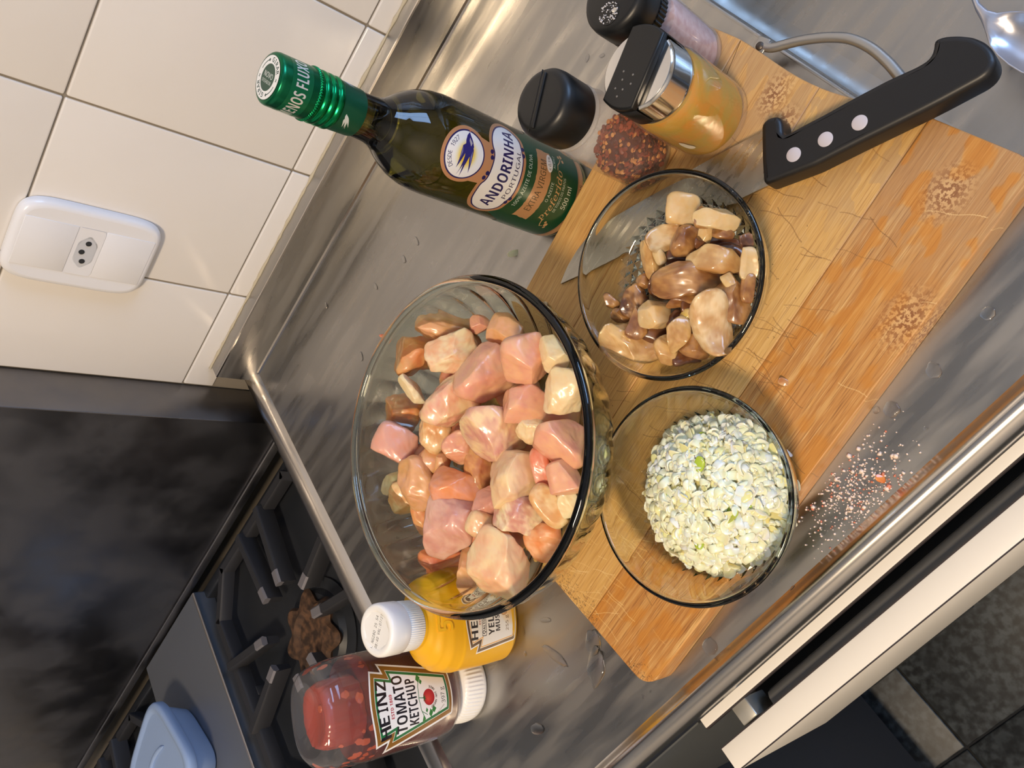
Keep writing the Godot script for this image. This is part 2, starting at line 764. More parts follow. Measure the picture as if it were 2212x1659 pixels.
func make_materials() -> void:
	var streak := noise_image(64, 512, 0.03, 3, 5)
	streak.resize(1024, 512, Image.INTERPOLATE_CUBIC)
	var steel := mat(rgb(176, 173, 168), 1.0, 1.0)
	steel.roughness_texture = gray_texture(streak, 0.24, 0.44, 2.2)
	steel.heightmap_enabled = true
	steel.heightmap_texture = gray_texture(noise_image(256, 256, 0.012, 8, 4), 0.0, 1.0, 1.6)
	steel.heightmap_scale = 0.006
	world_mapped(steel, 0.31)
	M.steel = steel
	var edge := mat(rgb(205, 200, 194), 0.2, 1.0)
	M.steel_edge = edge
	var dark_steel := mat(rgb(128, 128, 132), 1.0, 1.0)
	dark_steel.roughness_texture = gray_texture(noise_image(256, 256, 0.02, 21, 5), 0.3, 0.55, 2.0)
	world_mapped(dark_steel, 0.5)
	M.panel = dark_steel
	var tile := mat(rgb(236, 231, 224), 0.16)
	tile.heightmap_enabled = true
	tile.heightmap_texture = gray_texture(noise_image(256, 256, 0.02, 14, 3), 0.0, 1.0)
	tile.heightmap_scale = 0.01
	world_mapped(tile, 0.2)
	M.tile = tile
	M.grout = mat(rgb(142, 134, 122), 0.9)
	M.caulk = mat(rgb(196, 184, 156), 0.7)
	M.wall = mat(rgb(226, 221, 212), 0.85)
	M.ceiling = mat(rgb(238, 236, 230), 0.9)
	var granite := mat(Color.WHITE, 0.45)
	granite.albedo_texture = granite_texture()
	world_mapped(granite, 0.5)
	M.granite = granite
	M.floor_grout = mat(rgb(24, 25, 26), 0.9)
	M.white_plastic = mat(rgb(238, 238, 240), 0.22)
	M.cap_white = mat(rgb(240, 239, 235), 0.32)
	M.dark_hole = mat(rgb(40, 42, 46), 0.7)
	M.laminate = mat(rgb(235, 230, 220), 0.35)
	M.aluminium = mat(rgb(150, 149, 145), 0.45, 0.7)
	M.niche = mat(rgb(70, 73, 74), 0.6)
	M.black = mat(rgb(16, 17, 18), 0.38)
	M.black_gloss = mat(rgb(12, 12, 14), 0.22)
	M.chrome = mat(rgb(220, 218, 214), 0.12, 1.0)
	M.enamel = mat(rgb(38, 41, 47), 0.4)
	M.iron = mat(rgb(42, 43, 48), 0.6)
	M.iron_worn = mat(rgb(128, 126, 132), 0.6, 0.4)
	var rust := mat(Color.WHITE, 0.75, 0.3)
	rust.albedo_texture = two_tone(noise_image(128, 128, 0.05, 31), rgb(58, 44, 36), rgb(112, 82, 60))
	world_mapped(rust, 0.08)
	M.rust = rust
	M.stove_side = mat(rgb(52, 55, 60), 0.55)
	M.plate = mat(rgb(128, 133, 142), 0.42, 0.55)
	M.lid_blue = mat(rgb(152, 176, 214), 0.38)
	M.glass = glass_mat(Color(0.97, 0.985, 0.965))
	M.bowl_glass = glass_mat(Color(0.93, 0.965, 0.925))
	M.water = glass_mat(Color(1, 1, 1), 0.033)
	M.clear_pane = pane_mat(Color(1, 1, 1), 0.03)
	M.cloudy_pane = pane_mat(Color(0.8, 0.78, 0.77), 0.16, 0.1)
	M.olive_glass = glass_mat(rgb(92, 88, 28), 0.05)
	var blade := mat(rgb(178, 174, 164), 1.0, 1.0)
	blade.roughness_texture = gray_texture(streak, 0.2, 0.4, 1.5)
	world_mapped(blade, 0.08)
	M.blade = blade
	M.chicken = food_mat(0.34, 0.35, 0.25)
	M.mushroom = food_mat(0.3, 0.7, 0.12)
	M.onion = food_mat(0.3, 0.4, 0.3)


func two_tone(im: Image, a: Color, b: Color, gain := 2.0) -> ImageTexture:
	var out := Image.create(im.get_width(), im.get_height(), false, Image.FORMAT_RGBA8)
	for y in im.get_height():
		for x in im.get_width():
			out.set_pixel(x, y, a.lerp(b, clampf((im.get_pixel(x, y).r - 0.5) * gain + 0.5, 0.0, 1.0)))
	return ImageTexture.create_from_image(out)


func granite_texture() -> ImageTexture:
	var a := noise_image(512, 512, 0.05, 41, 4)
	var b := noise_image(512, 512, 0.012, 42, 3)
	var out := Image.create(512, 512, false, Image.FORMAT_RGBA8)
	for y in 512:
		for x in 512:
			var v := clampf((a.get_pixel(x, y).r - 0.5) * 2.2 + 0.55, 0.0, 1.0) * (0.6 + 0.6 * b.get_pixel(x, y).r)
			out.set_pixel(x, y, rgb(18, 21, 23).lerp(rgb(66, 72, 75), clampf(v, 0.0, 1.0)))
	return ImageTexture.create_from_image(out)


# ---------------------------------------------------------------- room
func build_room() -> void:
	# tiled back wall
	var back := struct("wall_back", box(Vector3(-2.0, 0, -0.12), Vector3(2.0, 2.6, -0.0022)), M.grout)
	back.set_meta("label", "white tiled kitchen wall behind the steel counter")
	var pitch_x := 0.1518
	var pitch_y := 0.2020
	var sizes := {}
	for col in range(-3, 12):
		var x0 := -0.2816 + col * pitch_x
		var x1 := x0 + pitch_x
		x0 = maxf(x0, -0.5605)
		if x1 - x0 < 0.02:
			continue
		for row in range(-1, 6):
			var y0 := CT + 0.0655 + row * pitch_y
			var y1 := y0 + pitch_y
			if row == -1:
				y0 = CT + 0.030
			var w := x1 - x0 - 0.0017
			var h := y1 - y0 - 0.0017
			var key := "%d_%d" % [roundi(w * 1e4), roundi(h * 1e4)]
			if not sizes.has(key):
				sizes[key] = box(Vector3(-w / 2, -h / 2, -0.004), Vector3(w / 2, h / 2, 0.0), 0.0016, 2)
			var t := part(back, "tile", sizes[key], M.tile)
			t.position = Vector3((x0 + x1) / 2, (y0 + y1) / 2, rng.randf_range(-0.0002, 0.0002))
			t.rotation = Vector3(rng.randf_range(-0.002, 0.002), rng.randf_range(-0.002, 0.002), 0)
	struct("wall_left", box(Vector3(-2.1, 0, -0.12), Vector3(-2.0, 2.6, 2.7)), M.wall)
	struct("wall_front", box(Vector3(-2.0, 0, 2.6), Vector3(2.0, 2.6, 2.7)), M.wall)
	struct("ceiling", box(Vector3(-2.1, 2.6, -0.12), Vector3(2.1, 2.7, 2.7)), M.ceiling)
	# right wall with a window opening over the sink side
	var s := Shape.new()
	add_box(s, Vector3(2.0, 0, -0.12), Vector3(2.1, 1.3, 2.7))
	add_box(s, Vector3(2.0, 2.2, -0.12), Vector3(2.1, 2.6, 2.7))
	add_box(s, Vector3(2.0, 1.3, -0.12), Vector3(2.1, 2.2, 0.25))
	add_box(s, Vector3(2.0, 1.3, 1.25), Vector3(2.1, 2.2, 2.7))
	struct("wall_right", s.mesh(), M.wall)
	s = Shape.new()
	for z in [[0.25, 0.30], [0.725, 0.775], [1.20, 1.25]]:
		add_box(s, Vector3(2.01, 1.3, z[0]), Vector3(2.06, 2.2, z[1]))
	for y in [[1.3, 1.35], [2.15, 2.2]]:
		add_box(s, Vector3(2.01, y[0], 0.3), Vector3(2.06, y[1], 1.2))
	var win := struct("window_1", s.mesh(), M.aluminium)
	var frost := mat(Color(0.7, 0.8, 0.95), 0.5)
	frost.emission_enabled = true
	frost.emission = Color(0.72, 0.85, 1.0)
	frost.emission_energy_multiplier = 1.5
	for z in [[0.3, 0.725], [0.775, 1.2]]:
		part(win, "window_pane", box(Vector3(2.03, 1.35, z[0]), Vector3(2.036, 2.15, z[1])), frost, "frosted pane lit by daylight")
	# floor of dark granite slabs
	var fl := struct("floor", box(Vector3(-2.0, -0.1, -0.12), Vector3(2.0, -0.004, 2.6)), M.floor_grout)
	var slab_mesh := box(Vector3(-0.1985, -0.02, -0.1985), Vector3(0.1985, 0.0, 0.1985), 0.002, 1)
	for i in range(-3, 6):
		for j in range(-1, 5):
			var t := part(fl, "floor_tile", slab_mesh, M.granite)
			t.position = Vector3(-0.514 + 0.2 + i * 0.4, rng.randf_range(-0.0006, 0.0), 0.71 + 0.2 + j * 0.4)
	# ceiling lamp
	var glow := mat(Color(1, 0.95, 0.88), 0.6)
	glow.emission_enabled = true
	glow.emission = Color(1.0, 0.88, 0.7)
	glow.emission_energy_multiplier = 3.0
	var lamp := thing("ceiling_lamp", "round flush ceiling lamp with a warm glowing diffuser", "lamp", Vector3(LAMP_AT.x, 2.6, LAMP_AT.z))
	part(lamp, "lamp_base", lathe([Vector2(0, 0), Vector2(0.2, 0), Vector2(0.2, -0.03), Vector2(0, -0.03)], 48), M.white_plastic)
	part(lamp, "diffuser", lathe([Vector2(0, -0.03), Vector2(0.19, -0.03), Vector2(0.18, -0.055), Vector2(0.1, -0.068), Vector2(0, -0.07)], 48), glow)
	build_outlet()


# double size wall plate with one three hole socket
func build_outlet() -> void:
	# plate outline in wall coordinates (x, h), found from its corners in the picture
	var c := Vector3(-0.4115, CT + 0.2145, 0.0)
	var o := thing("wall_outlet", "white wall plate with a single three-hole power socket on the tiles", "outlet", c)
	var w := 0.0415
	var h := 0.0595
	var ring := func(a: float, b: float, z: float, pw: float) -> PackedVector3Array:
		var row := PackedVector3Array()
		for q in oval(a, b, 0.0, pw, 96):
			row.append(Vector3(q.x, q.z, z))
		return row
	var rows := [ring.call(w, h, 0.0005, 5.5), ring.call(w, h, 0.0035, 5.5)]
	for k in 6:
		var a := PI / 2 * (k + 1) / 6
		rows.append(ring.call(w - 0.0055 * (1 - cos(a)), h - 0.0055 * (1 - cos(a)), 0.0035 + 0.006 * sin(a), 5.5))
	part(o, "cover_plate", skin(rows, 2.0), M.white_plastic)
	# three modules across the middle, split by hairline gaps
	var zf := 0.0096
	var face := func(x0: float, x1: float, y0: float, y1: float) -> ArrayMesh:
		return box(Vector3(x0, y0, zf - 0.002), Vector3(x1, y1, zf + 0.0004), 0.0004, 1)
	var mw := 0.0245
	part(o, "blank_module", face.call(-mw, mw, 0.0115, 0.0535), M.white_plastic)
	part(o, "blank_module", face.call(-mw, mw, -0.0535, -0.0115), M.white_plastic)
	# socket module with a hexagonal well
	var hexa := PackedVector2Array()
	for q in [[-0.0178, 0.0], [-0.0095, 0.0082], [0.0095, 0.0082], [0.0178, 0.0], [0.0095, -0.0082], [-0.0095, -0.0082]]:
		hexa.append(Vector2(q[0], q[1]))
	hexa = round_corners(hexa, 0.003, 4)
	var frame := Shape.new()
	var outer := PackedVector2Array([Vector2(-mw, -0.0112), Vector2(mw, -0.0112), Vector2(mw, 0.0112), Vector2(-mw, 0.0112)])
	var n := hexa.size()
	for side in [[outer[0], outer[1]], [outer[1], outer[2]], [outer[2], outer[3]], [outer[3], outer[0]]]:
		pass
	var edge_of := func(q: Vector2) -> Vector2:
		var t := minf(mw / maxf(absf(q.x), 1e-6), 0.0112 / maxf(absf(q.y), 1e-6))
		return q * t
	var rim := PackedVector2Array()
	var fine := PackedVector2Array()
	for i in n:
		for k in 4:
			fine.append(hexa[i].lerp(hexa[(i + 1) % n], k / 4.0))
	for q in fine:
		rim.append(edge_of.call(q))
	var zt := zf + 0.0004
	var zb := zf - 0.0075
	for i in fine.size():
		var j := (i + 1) % fine.size()
		frame.quad(Vector3(rim[i].x, rim[i].y, zt), Vector3(rim[j].x, rim[j].y, zt), Vector3(fine[j].x, fine[j].y, zt), Vector3(fine[i].x, fine[i].y, zt))
	part(o, "socket_frame", frame.mesh(Vector3(0, 0, -1)), M.white_plastic)
	var well := Shape.new()
	for i in fine.size():
		var j := (i + 1) % fine.size()
		well.group = 1
		well.quad(Vector3(fine[i].x, fine[i].y, zt), Vector3(fine[j].x, fine[j].y, zt), Vector3(fine[j].x * 0.9, fine[j].y * 0.9, zt - 0.0004 + 0.00035), Vector3(fine[i].x * 0.9, fine[i].y * 0.9, zt + 0.0001))
		well.group = 2
		well.tri(Vector3(0, 0, zt + 0.0001), Vector3(fine[j].x * 0.9, fine[j].y * 0.9, zt + 0.0001), Vector3(fine[i].x * 0.9, fine[i].y * 0.9, zt + 0.0001))
	part(o, "socket_well", well.mesh(Vector3(0, 0, -1)), mat(rgb(206, 208, 212), 0.35))
	var hole := lathe([Vector2(0, 0.0), Vector2(0.0024, 0.0), Vector2(0.0024, 0.0006), Vector2(0, 0.0006)], 20)
	for q in [[-0.0095, 0.0], [0.0, 0.003], [0.0095, 0.0]]:
		var p := part(o, "pin_hole", hole, M.dark_hole)
		p.position = Vector3(q[0], q[1], zt)
		p.rotation.x = PI / 2


# ---------------------------------------------------------------- steel panel, stove
func build_stove() -> void:
	var pnl := thing("steel_wall_panel", "dull stainless steel splash panel standing behind the stove", "panel", V(-1.1, -0.06, 0))
	part(pnl, "sheet", box(Vector3(-0.8, 0.012, 0.0), Vector3(0.5395, 1.5, 0.0549), 0.0012, 1), M.panel)
	part(pnl, "folded_hem", box(Vector3(-0.8, 0.0105, 0.0552), Vector3(0.536, 0.022, 0.058), 0.001, 1), M.panel)

	var st := thing("gas_stove", "dark gas stove with black iron grates left of the counter", "stove", Vector3(-1.0, 0, 0.0))
	var s := Shape.new()
	add_box(s, Vector3(-0.40, 0.06, 0.06), Vector3(0.437, CT - 0.085, 0.74), 0.004, 1)
	part(st, "body", s.mesh(), M.stove_side)
	part(st, "cooktop", box(Vector3(-0.40, CT - 0.085, 0.058), Vector3(0.437, CT - 0.075, 0.76), 0.003, 2), M.enamel)
	s = Shape.new()
	add_box(s, Vector3(0.425, CT - 0.078, 0.06), Vector3(0.4375, CT - 0.058, 0.76), 0.003, 2)
	add_box(s, Vector3(-0.40, CT - 0.078, 0.06), Vector3(0.4375, CT - 0.062, 0.075), 0.003, 2)
	part(st, "raised_rim", s.mesh(), M.enamel)
	for q in [[-0.35, 0.12], [0.38, 0.12], [-0.35, 0.68], [0.38, 0.68]]:
		part(st, "foot", lathe([Vector2(0, 0), Vector2(0.02, 0), Vector2(0.017, 0.06), Vector2(0, 0.06)], 20), M.black).position = Vector3(q[0], 0, q[1])
	# raised steel strip between the two burner fields
	var plate := part(st, "centre_plate", box(Vector3(-0.03, CT - 0.076, 0.062), Vector3(0.14, CT - 0.046, 0.74), 0.003, 2), M.plate, "gray steel strip between the burners")
	part(plate, "folded_edge", box(Vector3(0.1385, CT - 0.0478, 0.065), Vector3(0.1425, CT - 0.0448, 0.74), 0.0014, 2), mat(rgb(186, 178, 172), 0.35, 0.8))
	for cx in [0.302, -0.2]:
		for cz in [0.235, 0.555]:
			var g := part(st, "grate", grate_frame(0.132, 0.148), M.iron)
			g.position = Vector3(cx, CT - 0.075, cz)
			for f in grate_fingers(0.132, 0.148):
				var fg := part(g, "finger", f, M.iron)
				fg.set_meta("label", "cast iron pan support finger")
			for f in grate_tips():
				part(g, "worn_tip", f, M.iron_worn, "gray worn tip of a pan support")
			var b := part(st, "burner", lathe([Vector2(0, -0.002), Vector2(0.06, -0.002), Vector2(0.062, 0.003), Vector2(0.05, 0.006), Vector2(0.045, 0.012), Vector2(0, 0.013)], 48), M.enamel)
			b.position = Vector3(cx + 0.01, CT - 0.075, cz + 0.02)
			var crown := func(a: float, k: int, r: float) -> float: return r * (1.0 + (0.16 * cos(a * 7.0) if k >= 1 and k <= 3 else 0.0))
			var cap := part(b, "burner_cap", lathe([Vector2(0, 0.011), Vector2(0.042, 0.011), Vector2(0.045, 0.016), Vector2(0.041, 0.02), Vector2(0.028, 0.022), Vector2(0.022, 0.017), Vector2(0, 0.016)], 84, 0.6, crown), M.rust)
			cap.set_meta("label", "rusty scalloped burner cap")

	# blue plastic box lid lying on the strip between the burners
	var lid := thing("food_container", "pale blue plastic food box on the steel strip between the burners", "container", V(-0.985, -0.045, 0.232), 0.35)
	var rows := []
	for q in [[0.052, 0.0], [0.055, 0.003], [0.062, 0.03], [0.0625, 0.033]]:
		rows.append(oval(q[0], q[0], q[1], 4.5))
	part(lid, "tub", skin(rows, 1.0), M.lid_blue)
	rows = []
	for q in [[0.066, 0.031], [0.0675, 0.033], [0.0675, 0.041], [0.066, 0.0435], [0.061, 0.0445], [0.0585, 0.0425], [0.056, 0.0418]]:
		rows.append(oval(q[0], q[0], q[1], 4.5))
	part(lid, "lid", skin(rows, 1.4), M.lid_blue)
	var grip := []
	for k in 13:
		var t := k / 12.0 - 0.5
		grip.append(Vector3(t * 0.07, 0.0425, -0.018 + t * t * 0.05))
	part(lid, "raised_arc", skin(tube_rows(grip, [0.0006, 0.0028, 0.0032, 0.0034, 0.0034, 0.0034, 0.0034, 0.0034, 0.0034, 0.0034, 0.0032, 0.0028, 0.0006], 10, 0.7), 3.0), M.lid_blue)


func grate_frame(a: float, b: float) -> ArrayMesh:
	var s := Shape.new()
	var cut := 0.045
	var pts := [Vector3(-a + cut, 0, -b), Vector3(a - cut, 0, -b), Vector3(a, 0, -b + cut), Vector3(a, 0, b - cut), Vector3(a - cut, 0, b), Vector3(-a + cut, 0, b), Vector3(-a, 0, b - cut), Vector3(-a, 0, -b + cut)]
	for i in 8:
		var p: Vector3 = pts[i]
		var q: Vector3 = pts[(i + 1) % 8]
		var d := (q - p).normalized()
		add_strip(s, PackedVector2Array([Vector2(-0.005, 0.012), Vector2(0.005, 0.012), Vector2(0.0062, 0.026), Vector2(0.0045, 0.0285), Vector2(-0.0045, 0.0285), Vector2(-0.0062, 0.026)]), p - d * 0.002, q + d * 0.002, d.cross(Vector3.UP), Vector3.UP)
	for i in [0, 2, 4, 6]:
		var p: Vector3 = (pts[i] + pts[i + 1]) / 2.0
		add_box(s, p + Vector3(-0.006, 0.0, -0.006), p + Vector3(0.006, 0.014, 0.006), 0.001, 1)
	return s.mesh()


func finger_lines(a: float, b: float) -> Array:
	var out := []
	for q in [[-0.022, -b, -0.018, -0.05], [0.03, -b, 0.016, -0.048], [-a, -0.04, -0.05, -0.018], [-a, 0.045, -0.05, 0.018], [-0.022, b, -0.018, 0.05], [0.03, b, 0.016, 0.048], [a, -0.04, 0.05, -0.018], [a, 0.045, 0.05, 0.018]]:
		out.append([Vector3(q[0], 0, q[1]), Vector3(q[2], 0, q[3])])
	return out


func grate_fingers(a: float, b: float) -> Array:
	var out := []
	for q in finger_lines(a, b):
		var d: Vector3 = (q[1] - q[0]).normalized()
		var s := Shape.new()
		add_strip(s, PackedVector2Array([Vector2(-0.004, 0.014), Vector2(0.004, 0.014), Vector2(0.0056, 0.034), Vector2(0.004, 0.0365), Vector2(-0.004, 0.0365), Vector2(-0.0056, 0.034)]), q[0], q[1], d.cross(Vector3.UP), Vector3.UP)
		out.append(s.mesh())
	return out


func grate_tips() -> Array:
	var out := []
	for q in finger_lines(0.132, 0.148):
		var d: Vector3 = (q[1] - q[0]).normalized()
		var s := Shape.new()
		add_strip(s, PackedVector2Array([Vector2(-0.004, 0.03), Vector2(0.004, 0.03), Vector2(0.0058, 0.035), Vector2(0.004, 0.0372), Vector2(-0.004, 0.0372), Vector2(-0.0058, 0.035)]), q[1] - d * 0.016, q[1] + d * 0.0008, d.cross(Vector3.UP), Vector3.UP)
		out.append(s.mesh())
	return out


# ---------------------------------------------------------------- counter with sink
func rounded_rect(x0: float, z0: float, x1: float, z1: float, r: float, steps := 8) -> PackedVector2Array:
	var pts := PackedVector2Array()
	for c in [[x1 - r, z0 + r, -PI / 2], [x1 - r, z1 - r, 0.0], [x0 + r, z1 - r, PI / 2], [x0 + r, z0 + r, PI]]:
		for k in steps + 1:
			var a: float = c[2] + PI / 2 * k / steps
			pts.append(Vector2(c[0] + cos(a) * r, c[1] + sin(a) * r))
	return pts


func build_counter() -> void:
	var o := thing("steel_countertop", "brushed stainless steel countertop with upstand, rolled edge and sink", "countertop", V(0, 0, 0))
	# flat tray round the sink opening: four plates
	var s := Shape.new()
	var hx0 := 0.0375
	var hx1 := 0.60
	var hz0 := 0.085
	var hz1 := 0.535
	var hole := rounded_rect(hx0, hz0, hx1, hz1, 0.06, 8)
	var grown := PackedVector2Array([Vector2(-0.5185, 0.0178), Vector2(1.6, 0.0178), Vector2(1.6, 0.5675), Vector2(-0.5185, 0.5675)])
	# split in two halves at the middle of the sink so that each is a simple outline
	var mid := (hx0 + hx1) / 2
	for side in [0, 1]:
		var half := PackedVector2Array()
		if side == 0:
			half = PackedVector2Array([Vector2(-0.5185, 0.0178), Vector2(mid, 0.0178), Vector2(mid, 0.5675), Vector2(-0.5185, 0.5675)])
		else:
			half = PackedVector2Array([Vector2(mid, 0.0178), Vector2(1.6, 0.0178), Vector2(1.6, 0.5675), Vector2(mid, 0.5675)])
		for piece in Geometry2D.clip_polygons(half, hole):
			var ix := Geometry2D.triangulate_polygon(piece)
			for i in range(0, ix.size(), 3):
				var a: Vector2 = piece[ix[i]]
				var b: Vector2 = piece[ix[i + 1]]
				var c: Vector2 = piece[ix[i + 2]]
				for y in [0.0, -0.0012]:
					s.group = 1 if y == 0.0 else 2
					var up := Vector3.UP if y == 0.0 else Vector3.DOWN
					var t := [Vector3(a.x, y, a.y), Vector3(b.x, y, b.y), Vector3(c.x, y, c.y)]
					if (t[1] - t[0]).cross(t[2] - t[0]).dot(up) > 0:
						s.tri(t[0], t[2], t[1])
					else:
						s.tri(t[0], t[1], t[2])
	part(o, "tray", s.mesh(), M.steel)
	# raised bead along the stove side
	s = Shape.new()
	add_strip(s, PackedVector2Array([Vector2(0, 0), Vector2(0.003, 0.0035), Vector2(0.006, 0.0052), Vector2(0.012, 0.0068), Vector2(0.018, 0.0062), Vector2(0.0215, 0.0035), Vector2(0.024, -0.001), Vector2(0.0255, -0.006), Vector2(0.0255, -0.03), Vector2(0.0235, -0.03), Vector2(0.0, -0.0015)]), Vector3(-0.5175, 0, 0.004), Vector3(-0.5175, 0, 0.572), Vector3.LEFT, Vector3.UP)
	part(o, "side_bead", s.mesh(), M.steel_edge)
	# rolled front edge
	s = Shape.new()
	add_strip(s, PackedVector2Array([Vector2(0, 0), Vector2(0.002, 0.0014), Vector2(0.004, 0.0036), Vector2(0.0068, 0.0062), Vector2(0.0098, 0.0074), Vector2(0.013, 0.0068), Vector2(0.016, 0.0046), Vector2(0.0186, 0.0008), Vector2(0.0196, -0.0036), Vector2(0.0194, -0.012), Vector2(0.0175, -0.0195), Vector2(0.0145, -0.022), Vector2(0.0, -0.022), Vector2(0.0, -0.0015)]), Vector3(-0.543, 0, 0.5665), Vector3(1.6, 0, 0.5665), Vector3.BACK, Vector3.UP)
	part(o, "rolled_front_edge", s.mesh(), M.steel_edge)
	# upstand: vertical face with a flat ledge against the tiles
	s = Shape.new()
	add_strip(s, PackedVector2Array([Vector2(0.0185, -0.001), Vector2(0.0185, 0.0435), Vector2(0.0182, 0.0446), Vector2(0.0172, 0.045), Vector2(0.0008, 0.0452), Vector2(0.0008, -0.001)]), Vector3(-0.5298, 0, 0), Vector3(1.6, 0, 0), Vector3.BACK, Vector3.UP)
	part(o, "upstand", s.mesh(), M.steel)
	s = Shape.new()
	add_strip(s, PackedVector2Array([Vector2(0.0184, 0.0), Vector2(0.0212, 0.0), Vector2(0.0193, 0.0009), Vector2(0.0186, 0.0028)]), Vector3(-0.517, 0, 0), Vector3(1.6, 0, 0), Vector3.BACK, Vector3.UP)
	part(o, "coved_corner", s.mesh(), M.steel_edge)
	s = Shape.new()
	add_strip(s, PackedVector2Array([Vector2(0.0178, 0.0432), Vector2(0.0188, 0.0436), Vector2(0.0188, 0.0452), Vector2(0.0176, 0.0455)]), Vector3(-0.5298, 0, 0), Vector3(1.6, 0, 0), Vector3.BACK, Vector3.UP)
	part(o, "ledge_fold", s.mesh(), M.steel_edge)
	# ragged joint compound between ledge and tiles
	s = Shape.new()
	var line := []
	var rad := []
	for i in 240:
		line.append(Vector3(-0.533 + i * 0.006, 0.0455, 0.0012 + 0.0008 * noise.get_noise_2d(i * 0.7, 3)))
		rad.append(maxf(0.0006, 0.0013 + 0.0016 * noise.get_noise_2d(i * 0.31, 8)))
	add_skin(s, tube_rows(line, rad, 6), true, true, 3.0)
	part(o, "joint_compound", s.mesh(), M.caulk)
	# sink bowl: lip, sides with a coved foot, floor
	s = Shape.new()
	var rows := []
	var depth := 0.155
	var make := func(inset: float, y: float) -> PackedVector3Array:
		var row := PackedVector3Array()
		for q in rounded_rect(hx0 + inset, hz0 + inset, hx1 - inset, hz1 - inset, maxf(0.06 - inset * 0.5, 0.02), 8):
			row.append(Vector3(q.x, y, q.y))
		return row
	rows.append(make.call(-0.0005, 0.0004))
	rows.append(make.call(0.0004, 0.0006))
	rows.append(make.call(0.0022, -0.0012))
	rows.append(make.call(0.0036, -0.006))
	rows.append(make.call(0.006, -depth + 0.03))
	for k in 6:
		var a := PI / 2 * (k + 1) / 6
		rows.append(make.call(0.006 + 0.028 * (1 - cos(a)), -depth + 0.03 - 0.03 * sin(a)))
	add_skin(s, rows, true, false, 3.0)
	var last: PackedVector3Array = rows[-1]
	s.group += 1
	var ctr := Vector3(0.32, -depth - 0.004, 0.31)
	for i in last.size():
		s.tri(ctr, last[i], last[(i + 1) % last.size()])
	part(o, "sink_bowl", s.mesh(Vector3(0, -1, 0)), M.steel)


# ---------------------------------------------------------------- cabinet under the counter
func build_cabinet() -> void:
	var o := thing("base_cabinet", "white base cabinet with grip channel under the counter front", "cabinet", Vector3(0.6, 0, 0.3))
	part(o, "carcass", box(Vector3(-0.935, 0.1, -0.29), Vector3(0.95, CT - 0.168, 0.272), 0.0008, 1), M.laminate)
	part(o, "top_rail", box(Vector3(-0.935, CT - 0.064, 0.262), Vector3(0.95, CT - 0.058, 0.2852), 0.0008, 1), M.laminate)
	part(o, "rail_edging", box(Vector3(-0.935, CT - 0.0632, 0.2852), Vector3(0.95, CT - 0.0585, 0.2862), 0.0, 1), mat(rgb(50, 42, 42), 0.6))
	part(o, "plinth", box(Vector3(-0.93, 0, -0.27), Vector3(0.95, 0.1, 0.24)), M.niche)
	# aluminium grip channel: dark slot and a rounded lip behind the door's top edge
	var s := Shape.new()
	var prof := PackedVector2Array()
	for k in 9:
		var a := PI * (1.0 - k / 8.0 * 0.55)
		prof.append(Vector2(0.0098 + cos(a) * -0.0062, -0.072 + sin(a) * 0.0065))
	add_strip(s, PackedVector2Array([Vector2(-0.012, -0.1), Vector2(-0.010, -0.1), Vector2(-0.0095, -0.076), Vector2(-0.008, -0.0705), Vector2(-0.0045, -0.0675), Vector2(0.0, -0.0665), Vector2(0.0, -0.069), Vector2(-0.0035, -0.0695), Vector2(-0.0065, -0.074), Vector2(-0.0065, -0.102), Vector2(-0.012, -0.102)]), Vector3(-0.885, CT, 0.2996), Vector3(0.95, CT, 0.2996), Vector3.BACK, Vector3.UP)
	part(o, "grip_channel", s.mesh(), M.aluminium, "dull aluminium grip channel")
	part(o, "slot_shadow_gap", box(Vector3(-0.91, CT - 0.11, 0.272), Vector3(0.95, CT - 0.104, 0.2985)), M.black)
	part(o, "channel_end", box(Vector3(-0.911, CT - 0.09, 0.285), Vector3(-0.897, CT - 0.0615, 0.2992), 0.001, 1), mat(rgb(196, 192, 180), 0.35, 0.6), "pale bracket closing the channel")
	var door := part(o, "drawer_front", box(Vector3(-0.9355, CT - 0.215, 0.3008), Vector3(-0.2, CT - 0.06, 0.3178), 0.0006, 1), M.laminate)
	for z in [0.3004, 0.3177]:
		part(door, "edge_banding", box(Vector3(-0.9355, CT - 0.0604, z), Vector3(-0.2, CT - 0.0598, z + 0.0007)), mat(rgb(46, 36, 38), 0.6), "dark glue line along the door edge")
	part(o, "drawer_front", box(Vector3(-0.197, CT - 0.215, 0.3008), Vector3(0.95, CT - 0.06, 0.3178), 0.0006, 1), M.laminate)
	var f := thing("filler_panel", "dark gray filler panel closing the gap between stove and white cabinet", "panel", Vector3(-0.44, 0, 0.575))
	part(f, "board", box(Vector3(-0.10, 0.05, -0.012), Vector3(0.095, CT - 0.07, 0.003), 0.001, 1), M.niche)


# ---------------------------------------------------------------- cutting board and knife
const BOARD_O := Vector2(-0.3437, 0.3044)
const BOARD_W := 0.3686
const BOARD_D := 0.2565
const PLANKS := [0.0, 0.058, 0.1262, 0.1945, 0.2565]


